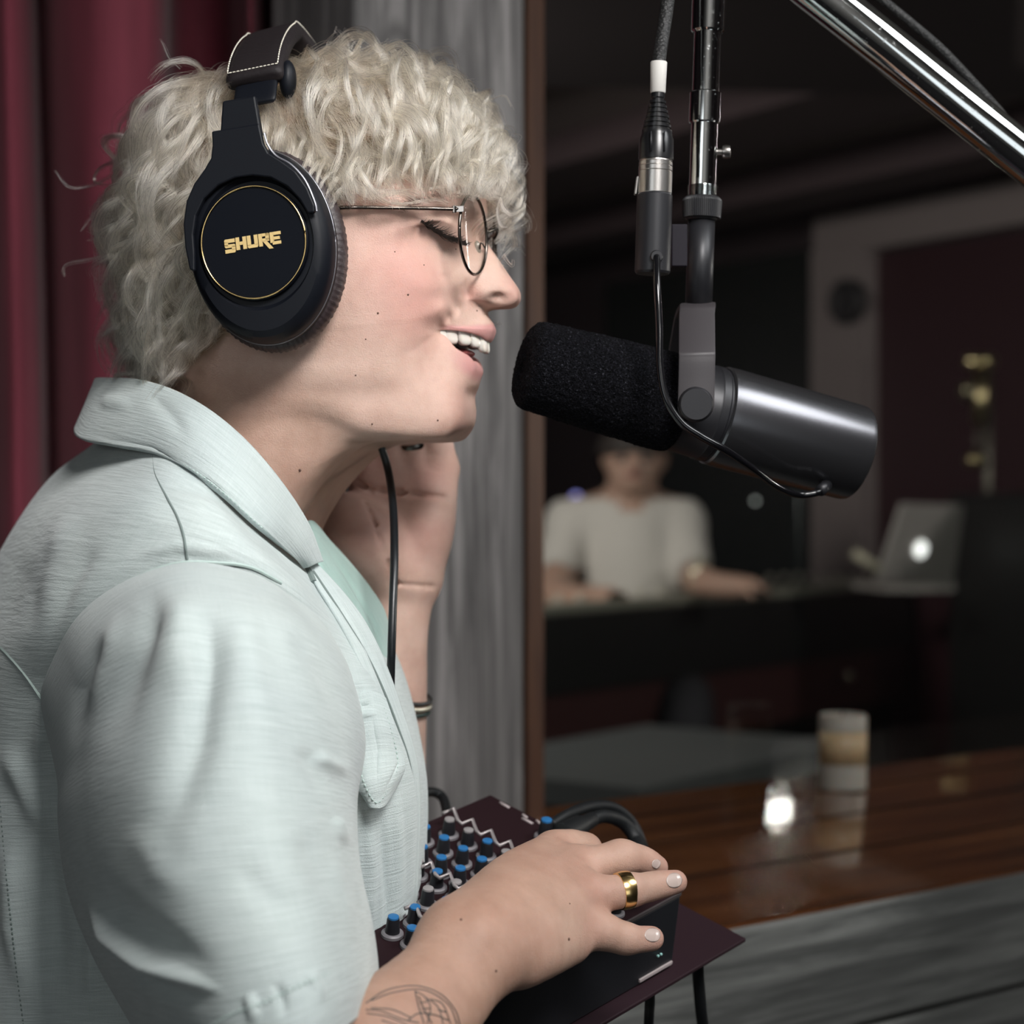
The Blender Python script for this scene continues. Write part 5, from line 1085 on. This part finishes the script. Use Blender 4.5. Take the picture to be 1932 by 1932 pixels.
def knob(px, py, cap, s=1.0):
    c = onp(px, py); k = mobj('knob', *lathe(c, c+en*.0105*s, [(0,.0052*s),(.18,.0052*s),(.2,.0038*s),(.9,.0032*s),(1,.0028*s),(1,.0002)], 28), knb, MX, angle=30)
    mobj('knob_skirt', *lathe(c+en*.0002, c+en*.0022*s, [(0,.0058*s),(.7,.0057*s),(1,.0050*s)], 28), skirt, k, angle=30)
    mobj('knob_cap', *lathe(c+en*.0102*s, c+en*.0116*s, [(0,.0029*s),(.7,.0028*s),(1,.0020*s),(1,.0002)], 24), cap, k, angle=30)
stepa = (35.5, 20.5); cnt_ = 0
rows_ = [((846,1578), capw, 4, 0), ((800,1592), capb, 5, 0), ((795,1630), capb, 4, 1), ((752,1636), capw, 4, 0), ((770,1690), capw, 4, 0), ((745,1725), capb, 3, 1), ((740,1765), capb, 3, 0)]
for (x0, y0), cap, nk, off_ in rows_:
    for i in range(nk):
        x, y = x0+stepa[0]*i, y0+stepa[1]*i; knob(x, y, cap if (i+off_) % 3 != 2 else capb); cnt_ += 1
knob(1028, 1582, capb, 1.1); knob(1160, 1725, capb, .9)
def zig(x0, y0, nz):
    pts = []
    for i in range(nz):
        x, y = x0+stepa[0]*i, y0+stepa[1]*i; pts += [(x-6, y+4), (x+14, y-4), (x+22, y+18)]
    q = [onp(a, b, .0105) for a, b in pts]; m = MB(); 
    mobj('knob_guard', *tube(np.array(q), .0011, 8), mat('pale_guard_wire', (.42,.38,.38), .35, .5), MX, smooth=True)
zig(842, 1530, 5); zig(800, 1632, 4); zig(770, 1710, 3)
for (px, py, dx, dy) in ((952,1519,9,5),(990,1540,4,3),(995,1549,10,5),(1016,1551,4,3),(1054,1568,11,6)):
    a = onp(px-dx, py-dy, .0003); b = onp(px+dx, py+dy, .0003); mobj('panel_print', *tube([a, b], .0008, 8), printm, MX)
a = Rp-en*(hh*.97); sidep = lambda u, v: Rp+eb*u-en*v-ea*.0006
m = MB(); m.add(*box(sidep(.0015+.014, hh*.93), eb*.014, ea*.0005, en*.0009)); m.build('side_strip', printm, MX, smooth=False)
for u in (.0125, .0150): mobj('side_print', *ball(sidep(u, hh*.72), .0008, 8), mat('teal_print', (.3,.55,.52), .5), MX)
# tray under the mixer
TY = empty('tray_stand', Rp*[1,1,0]); tag(TY, 'thin dark metal tray stand carrying the mixer, corner pointing right', 'stand')
n0 = -hh-.0005
def on_tray(px, py): return onp(px, py, n0)
tc0 = on_tray(1408, 1770); ta = float(np.dot(tc0-Rp, ea)); tb = float(np.dot(tc0-Rp, eb)); print('tray', ta, tb)
bevel(mobj('tray_plate', *mbx(ta, LA+.01, tb, LB+.02, n0-.0025, n0), mat('plum_black_tray', (.022,.010,.014), .6, Specular_IOR_Level=.2), TY, smooth=False), .0006, 2)
pc = Rp+ea*LA*.5+eb*LB*.55+en*n0; mobj('stand_pole', *tube([pc, pc*[1,1,0]+[0,0,.03]], .011, 20), blackm, TY); mobj('stand_base', *lathe(pc*[1,1,0], pc*[1,1,0]+[0,0,.03], [(0,.17),(.5,.17),(1,.04)], 40), blackm, TY, angle=30)
# leads
def lead(name, pts, r, label, m=None):
    o = mobj(name, *tube(cr([P(*q) for q in pts], 90), r, 14), m or cab_); tag(o, label, 'cable', 'leads of the mixer'); return o
cab_ = mat('black_lead', (.008,.009,.010), .5, Specular_IOR_Level=.3)
jk = empty('patch_lead', onp(1050,1562)); tag(jk, 'black lead with plug looping from the back of the mixer over the sill', 'cable')
mobj('plug', *lathe(P(1058,1577,1.035), P(1120,1545,1.065), [(0,.0030),(.05,.0068),(.55,.0066),(.6,.0052),(.95,.0045),(1,.0036)], 32), cab_, jk, angle=30)
mobj('lead_wire', *tube(cr([P(1110,1549,1.062), P(1140,1540,1.07), P(1175,1552,1.08), P(1198,1582,1.08), P(1212,1620,1.07), P(1225,1670,1.10), P(1240,1760,1.12)], 80), .0040, 14), cab_, jk)
mobj('lead_wire', *tube(cr([P(1040,1556,1.05), P(1075,1535,1.06), P(1120,1521,1.075), P(1160,1525,1.085), P(1192,1552,1.09), P(1212,1595,1.09), P(1226,1650,1.11), P(1245,1760,1.13)], 80), .0032, 14), cab_, jk)
lead('lead', [(1316,1812,1.04),(1318,1850,1.05),(1322,1900,1.06),(1330,1990,1.08),(1335,2200,1.1)], .0034, 'black lead hanging down at the right corner of the mixer')
lead('lead', [(1226,1868,1.0),(1226,1890,1.01),(1224,1932,1.03),(1220,2050,1.06)], .0028, 'thin black lead hanging under the tray, left of the corner lead')
lead('lead', [(760,1530,1.12),(790,1502,1.13),(815,1494,1.14),(835,1505,1.14),(843,1535,1.12),(846,1575,1.11)], .0030, 'black lead curving behind the mixer beside the shirt front')
# ---------------- candle on the sill ----------------
def on_sill(px, py):
    d = P(px, py, 1.0)-np.array([0,0,CZ]); N = np.array([nW[0]*-SL, nW[1]*-SL, 1.0]); o0 = np.array([0,0,CZ]); t = np.dot(W(0,0,SZ)-o0, N)/np.dot(d, N); return o0+d*t
cb_ = on_sill(1590, 1487); CN = empty('candle', cb_); tag(CN, 'pale pillar candle with its glow painted as an amber middle standing on the polished sill', 'candle')
rC = 45/F*cb_[1]; hC = 140/F*cb_[1]
wax = mat('cream_wax', (.27,.25,.215), .5, Subsurface_Weight=.3, Subsurface_Scale=.01); amb = mat('amber_glow_wax', (.33,.235,.13), .5, Subsurface_Weight=.3, Subsurface_Scale=.01)  # amber middle puts the candle's inner glow into the wax colour
z_ = np.array([0,0,1.0])
mobj('candle_base', *lathe(cb_, cb_+z_*hC*.34, [(0,rC*.93),(.03,rC),(1,rC)], 48), wax, CN, angle=30)
mobj('amber_glow_band', *lathe(cb_+z_*hC*.34, cb_+z_*hC*.78, [(0,rC*1.0),(1,rC*1.0)], 48), amb, CN)
mobj('candle_top', *lathe(cb_+z_*hC*.78, cb_+z_*hC, [(0,rC),(.85,rC),(.96,rC*.97),(1,rC*.9),(.9,rC*.8),(.8,.001)], 48), wax, CN, angle=30)
mobj('wick', *tube([cb_+z_*hC*.95, cb_+z_*hC*1.03], .0009, 8), mat('wick', (.03,.02,.02), .9), CN)
# bare lamp to the right of the picture, mirrored by the pane and the sill
lq = np.array([1.893, 1.79, CZ+.179]); LP = empty('wall_lamp', lq*[1,1,0]); tag(LP, 'small bare bulb lamp on a pole beside the window', 'lamp')
bm = bpy.data.materials.new('lit_bulb'); bm.use_nodes = True; bb_ = bm.node_tree.nodes['Principled BSDF']; bb_.inputs['Emission Color'].default_value = (1,.97,.88,1); bb_.inputs['Emission Strength'].default_value = 700
mobj('bulb', *ball(lq, (.025,.025,.036), 14), bm, LP); mobj('lamp_socket', *lathe(lq-[0,0,.07], lq-[0,0,.026], [(0,.016),(1,.014)], 20), blackm, LP); mobj('lamp_pole', *tube([lq*[1,1,0]+[0,0,.02], lq-[0,0,.065]], .010, 12), blackm, LP); mobj('lamp_base', *lathe(lq*[1,1,0], lq*[1,1,0]+[0,0,.02], [(0,.11),(1,.10)], 32), blackm, LP)
# ---------------- control room ----------------
st('floor_1' if False else 'trim_50', *box((.9, 5.3, .14), (2.3,0,0), (0,2.6,0), (0,0,.14)), floorm)
# mixing console receding to the right
def CC(px, Y, z): p = P(px, 966, Y); p[2] = z; return p
c0_, c1_ = CC(975, 3.75, 0), CC(1905, 5.9, 0); dC = (c1_-c0_); LC = np.linalg.norm(dC); dC /= LC; nC = np.array([-dC[1], dC[0], 0])
ztop = CZ-(1163-966)/F*3.75
def cbox(a0, a1, d0, d1, z0, z1): return box(c0_+dC*(a0+a1)/2+nC*(d0+d1)/2+UP*(z0+z1)/2, dC*(a1-a0)/2, nC*(d1-d0)/2, UP*(z1-z0)/2)
CS = empty('mixing_console', c0_+dC*LC/2+[0,0,.28]); tag(CS, 'long dark mixing console with a pale knob-covered top behind the glass', 'mixing console')
cblk = mat('console_black', (.006,.007,.007), .5); ctop_ = mat('console_grey_top', (.30,.29,.24), .45); cred = mat('console_dark_red_wood', (.05,.016,.016), .5)
mobj('front_panel', *cbox(0, LC, 0, .05, ztop-.17, ztop), cblk, CS, smooth=False)
v, f = cbox(0, LC, .05, .62, -.015, .015); v = np.array(v); v[:, 2] += ztop-.01-.05*((v-c0_)@nC)/.6; mobj('control_surface', v, f, ctop_, CS, smooth=False)
mobj('armrest', *cbox(0, LC, .0, .06, ztop-.005, ztop+.018), ctop_, CS, smooth=False)
mobj('lower_panel', *cbox(0, LC, .02, .5, ztop-.32, ztop-.17), cred, CS, smooth=False); mobj('plinth', *cbox(0, LC, .08, .5, .28, ztop-.32), cblk, CS, smooth=False)
kc = MB(); rk = random.Random(8); kp = mat('console_knob', (.45,.42,.36), .35)
for i in range(30):
    for j in range(3):
        q = c0_+dC*(.06+i*LC/31)+nC*(.12+.13*j)+UP*(ztop+.006); 
        if rk.random() < .85: o = mobj('console_knob', *lathe(q, q+[0,0,.022], [(0,.010),(1,.008),(1,.001)], 10), kp, CS)
mobj('drawer_knob', *ball(P(1602,1275,4.9)*[1,1,1], .014, 10), mat('brass_knob', (.4,.33,.25), .3, 1.0), CS)
# grey bench below the console
o = mobj('bench', *box(P(1215,1442,3.2), dC*.36, nC*.22, UP*.02), mat('grey_bench', (.055,.06,.062), .6), smooth=False); tag(o, 'low grey bench top between the window and the console', 'bench')
for sx in (-.3, .3):
    for sy in (-.18, .18): q = P(1215,1442,3.2)+dC*sx+nC*sy; mobj('leg', *tube([q-[0,0,.01], q*[1,1,0]+[0,0,.28]], .02, 12), cblk, o)
# engineer
EN = Vol([P(950,830,4.2), P(1500,1400,5.2)], .1, .011); Ye = 4.55
def E_(px, py, Y, r): return (P(px, py, Y), r)
EN.chain([E_(1190,960,Ye,.055), E_(1190,1060,Ye,.125), E_(1190,1200,Ye,.135), E_(1190,1330,Ye,.15)], .05)
EN.chain([E_(1080,985,Ye,.055), E_(1190,965,Ye,.06), E_(1280,985,Ye,.055)], .05)
EN.chain([E_(1078,990,Ye,.056), E_(1050,1085,Ye-.12,.045), E_(1055,1125,Ye-.25,.036), E_(1150,1130,Ye-.42,.028)], .03)
EN.chain([E_(1282,990,Ye,.056), E_(1305,1075,Ye-.10,.045), E_(1335,1100,Ye-.22,.033), E_(1400,1108,Ye-.30,.027)], .03)
EN.cone(P(1190,960,Ye), P(1192,905,Ye-.02), .05, .048, .03)
EN.cone(P(1197,862,Ye-.03), P(1195,885,Ye-.05), .080, .062, .03, ((0,1,0), .9)); EN.cone(P(1194,905,Ye-.09), P(1194,908,Ye-.07), .032, .035, .02); EN.cone(P(1196,872,Ye-.115), P(1195,882,Ye-.135), .010, .013, .01)
for dx in (-52, 52): EN.cone(P(1197+dx,868,Ye-.02), P(1197+dx,880,Ye-.02), .014, .010, .008)
for i in range(4): EN.chain([E_(1400+6*i,1104,Ye-.30,.016), E_(1425+6*i,1100+5*i,Ye-.33+.02*i,.011), E_(1440+3*i,1112+4*i,Ye-.35+.02*i,.009)], .008)
for i in range(4): EN.chain([E_(1150,1126+3*i,Ye-.42,.016), E_(1172,1124+5*i,Ye-.45+.02*i,.011), E_(1186,1132+4*i,Ye-.46+.02*i,.009)], .008)
EN.chain([E_(1405,1112,Ye-.32,.014), E_(1418,1122,Ye-.38,.011)], .006); EN.chain([E_(1155,1132,Ye-.44,.014), E_(1168,1142,Ye-.5,.011)], .006)
for sx in (-.1, .1): EN.chain([(P(1190,1330,Ye)+[sx,0,0], .09), (P(1190,1350,Ye)+[sx,-.32,0], .065), (P(1190,1350,Ye)*[1,1,0]+[sx,-.34,.34], .045)], .04)
ev, ef = EN.mesh(); sk2 = mat('skin_dim', (.42,.27,.21), .5, Subsurface_Weight=.1, Subsurface_Scale=.01)
o = mobj('person', ev, ef, sk2); tag(o, 'blurred engineer in a white tee leaning on the console behind the glass', 'person')
ex, ey = proj(ev)
def sub(name, mask_fn, infl, m, par):
    fm = [q for q in ef if mask_fn(ev[q].mean(0))]; N = np.zeros_like(ev)
    for q in fm:
        nn = np.cross(ev[q[2]]-ev[q[0]], ev[q[3]]-ev[q[1]]); N[q] += nn
    N /= np.linalg.norm(N, axis=1)[:, None]+1e-9; used = np.unique(np.array(fm)); mp = -np.ones(len(ev), int); mp[used] = np.arange(len(used))
    return mobj(name, (ev+N*infl)[used], mp[np.array(fm)], m, par)
def tee(c):
    x, y = proj(c); 
    return y > 952+abs(x-1190)*.05-(12 if abs(x-1190) > 40 else 0)+(14 if abs(x-1190) < 22 else 0) and y < 1235 and not (x < 1100 and y > 1072 and c[1] < Ye-.02) and not (x > 1290 and y > 1066) and not (c[1] < Ye-.16)
sub('t_shirt', tee, .006, mat('white_tee', (.55,.52,.49), .85), o)
sub('trousers', lambda c: proj(c)[1] >= 1233, .006, mat('dark_trousers', (.02,.02,.025), .9), o)
sub('hair', lambda c: proj(c)[1] < 856 or (c[1] > Ye+.0 and proj(c)[1] < 890), .014, mat('dark_hair', (.02,.014,.012), .7), o)
for dx in (-20, 20): mobj('eye', *ball(P(1195+dx,866,Ye-.105), .012, 8), mat('eye_dark', (.04,.03,.03), .3), o)
mobj('mouth', *ball(P(1194,896,Ye-.125), (.022,.006,.006), 8), mat('lips_dim', (.25,.09,.08), .5), o)
w_ = mobj('wrist_watch', *lathe(P(1312,1084,Ye-.175), P(1326,1088,Ye-.185), [(0,.034),(.3,.042),(.7,.042),(1,.034)], 24), mat('bright_watch', (.85,.80,.62), .2, .6)); tag(w_, 'shiny pale watch on the engineer wrist behind the glass', 'watch')
ch = empty('chair', P(1190,1380,Ye)*[1,1,0]+[0,0,.28]); tag(ch, 'dark office chair under the engineer behind the console', 'chair'); sq = P(1190,1385,Ye); zz = sq[2]-.07
mobj('seat', *lathe([sq[0],Ye,zz-.06], [sq[0],Ye,zz], [(0,.2),(.5,.23),(1,.21)], 32), cblk, ch); mobj('column', *tube([[sq[0],Ye,zz-.05],[sq[0],Ye,.33]], .03, 12), cblk, ch); mobj('base', *lathe([sq[0],Ye,.28], [sq[0],Ye,.34], [(0,.26),(1,.06)], 20), cblk, ch)
# laptop with its lid towards the window
LT = empty('laptop', P(1745,1098,4.6)); tag(LT, 'open grey laptop seen from behind with a glowing round emblem', 'laptop'); alu = mat('laptop_aluminium', (.42,.39,.37), .5, .1)
q0, q1, q2, q3 = P(1655,1095,4.55), P(1812,1106,4.75), P(1868,955,4.75), P(1702,950,4.55); nl = np.cross(q1-q0, q3-q0); nl /= np.linalg.norm(nl); nl = nl if nl[1] < 0 else -nl
v = [q0,q1,q2,q3]+[q-nl*.008 for q in (q0,q1,q2,q3)]; bevel(mobj('lid', v, [(0,1,2,3),(7,6,5,4),(0,4,5,1),(1,5,6,2),(2,6,7,3),(3,7,4,0)], alu, LT, smooth=False), .004, 3)
em = bpy.data.materials.new('lit_emblem'); em.use_nodes = True; e2n = em.node_tree.nodes['Principled BSDF']; e2n.inputs['Emission Color'].default_value = (1,1,.97,1); e2n.inputs['Emission Strength'].default_value = 2.2
ec = (q0+q1+q2+q3)/4+nl*.001; mobj('emblem', *lathe(P(1736,1036,4.62)+nl*.002, P(1736,1036,4.62)+nl*.004, [(0,.019),(1,.019),(1,.001)], 24), em, LT)
mobj('keyboard_base', *box(P(1750,1106,4.85), (.16,.02,0), (-.02,.13,0), (0,0,.008)), alu, LT, smooth=False)
# brass desk lamp / stand at the far right
BL = empty('brass_lamp', P(1862,1100,4.7)); tag(BL, 'slim brass lamp with a hanging tube and small ball, right of the laptop', 'lamp'); br = mat('brass', (.55,.46,.26), .3, 1.0); brd2 = mat('dim_pole', (.13,.12,.10), .4, .8)
mobj('pole', *tube([P(1864,1130,4.7), P(1864,690,4.7)], .013, 12), brd2, BL); mobj('arm', *tube([P(1822,682,4.7), P(1876,682,4.7)], .018, 12), br, BL)
mobj('hanging_tube', *tube([P(1852,700,4.68), P(1850,800,4.68)], .021, 12), br, BL); mobj('side_fitting', *ball(P(1828,738,4.68), .026, 10), mat('dim_brass', (.25,.22,.15), .4, 1.0), BL); mobj('ball_end', *ball(P(1838,868,4.68), (.024,.024,.018), 10), br, BL); mobj('drop_rod', *tube([P(1846,800,4.68), P(1840,862,4.68)], .005, 8), brd2, BL)
o = mobj('music_stand_arm', *tube([P(1610,1042,4.4), P(1662,1076,4.4)], .012, 10), mat('pale_rod', (.42,.39,.30), .5)); tag(o, 'pale slanting rod left of the laptop', 'rod')
def led(px, py, Y, r, col, s, label):
    m = bpy.data.materials.new('indicator_light'); m.use_nodes = True; b = m.node_tree.nodes['Principled BSDF']; b.inputs['Emission Color'].default_value = (*col, 1); b.inputs['Emission Strength'].default_value = s
    o = mobj('indicator_light', *ball(P(px, py, Y), r, 10), m); tag(o, label, 'light')
led(1081, 66, 4.3, .012, (.12,.10,.9), 1.1, 'small blue indicator light high up behind the glass'); led(1087, 940, 5.6, .016, (.25,.25,.9), 1.2, 'small blue light beside the engineer shoulder'); led(1425, 945, 5.5, .006, (.8,.85,.8), .9, 'faint white light on the dark wall right of the engineer')
o = mobj('rack_cabinet', *box(P(2120,1250,4.6), (.30,.1,0), (-.1,.25,0), (0,0,.42)), cblk, smooth=False); tag(o, 'tall black equipment rack at the right edge behind the glass', 'cabinet'); bevel(o, .01, 2)
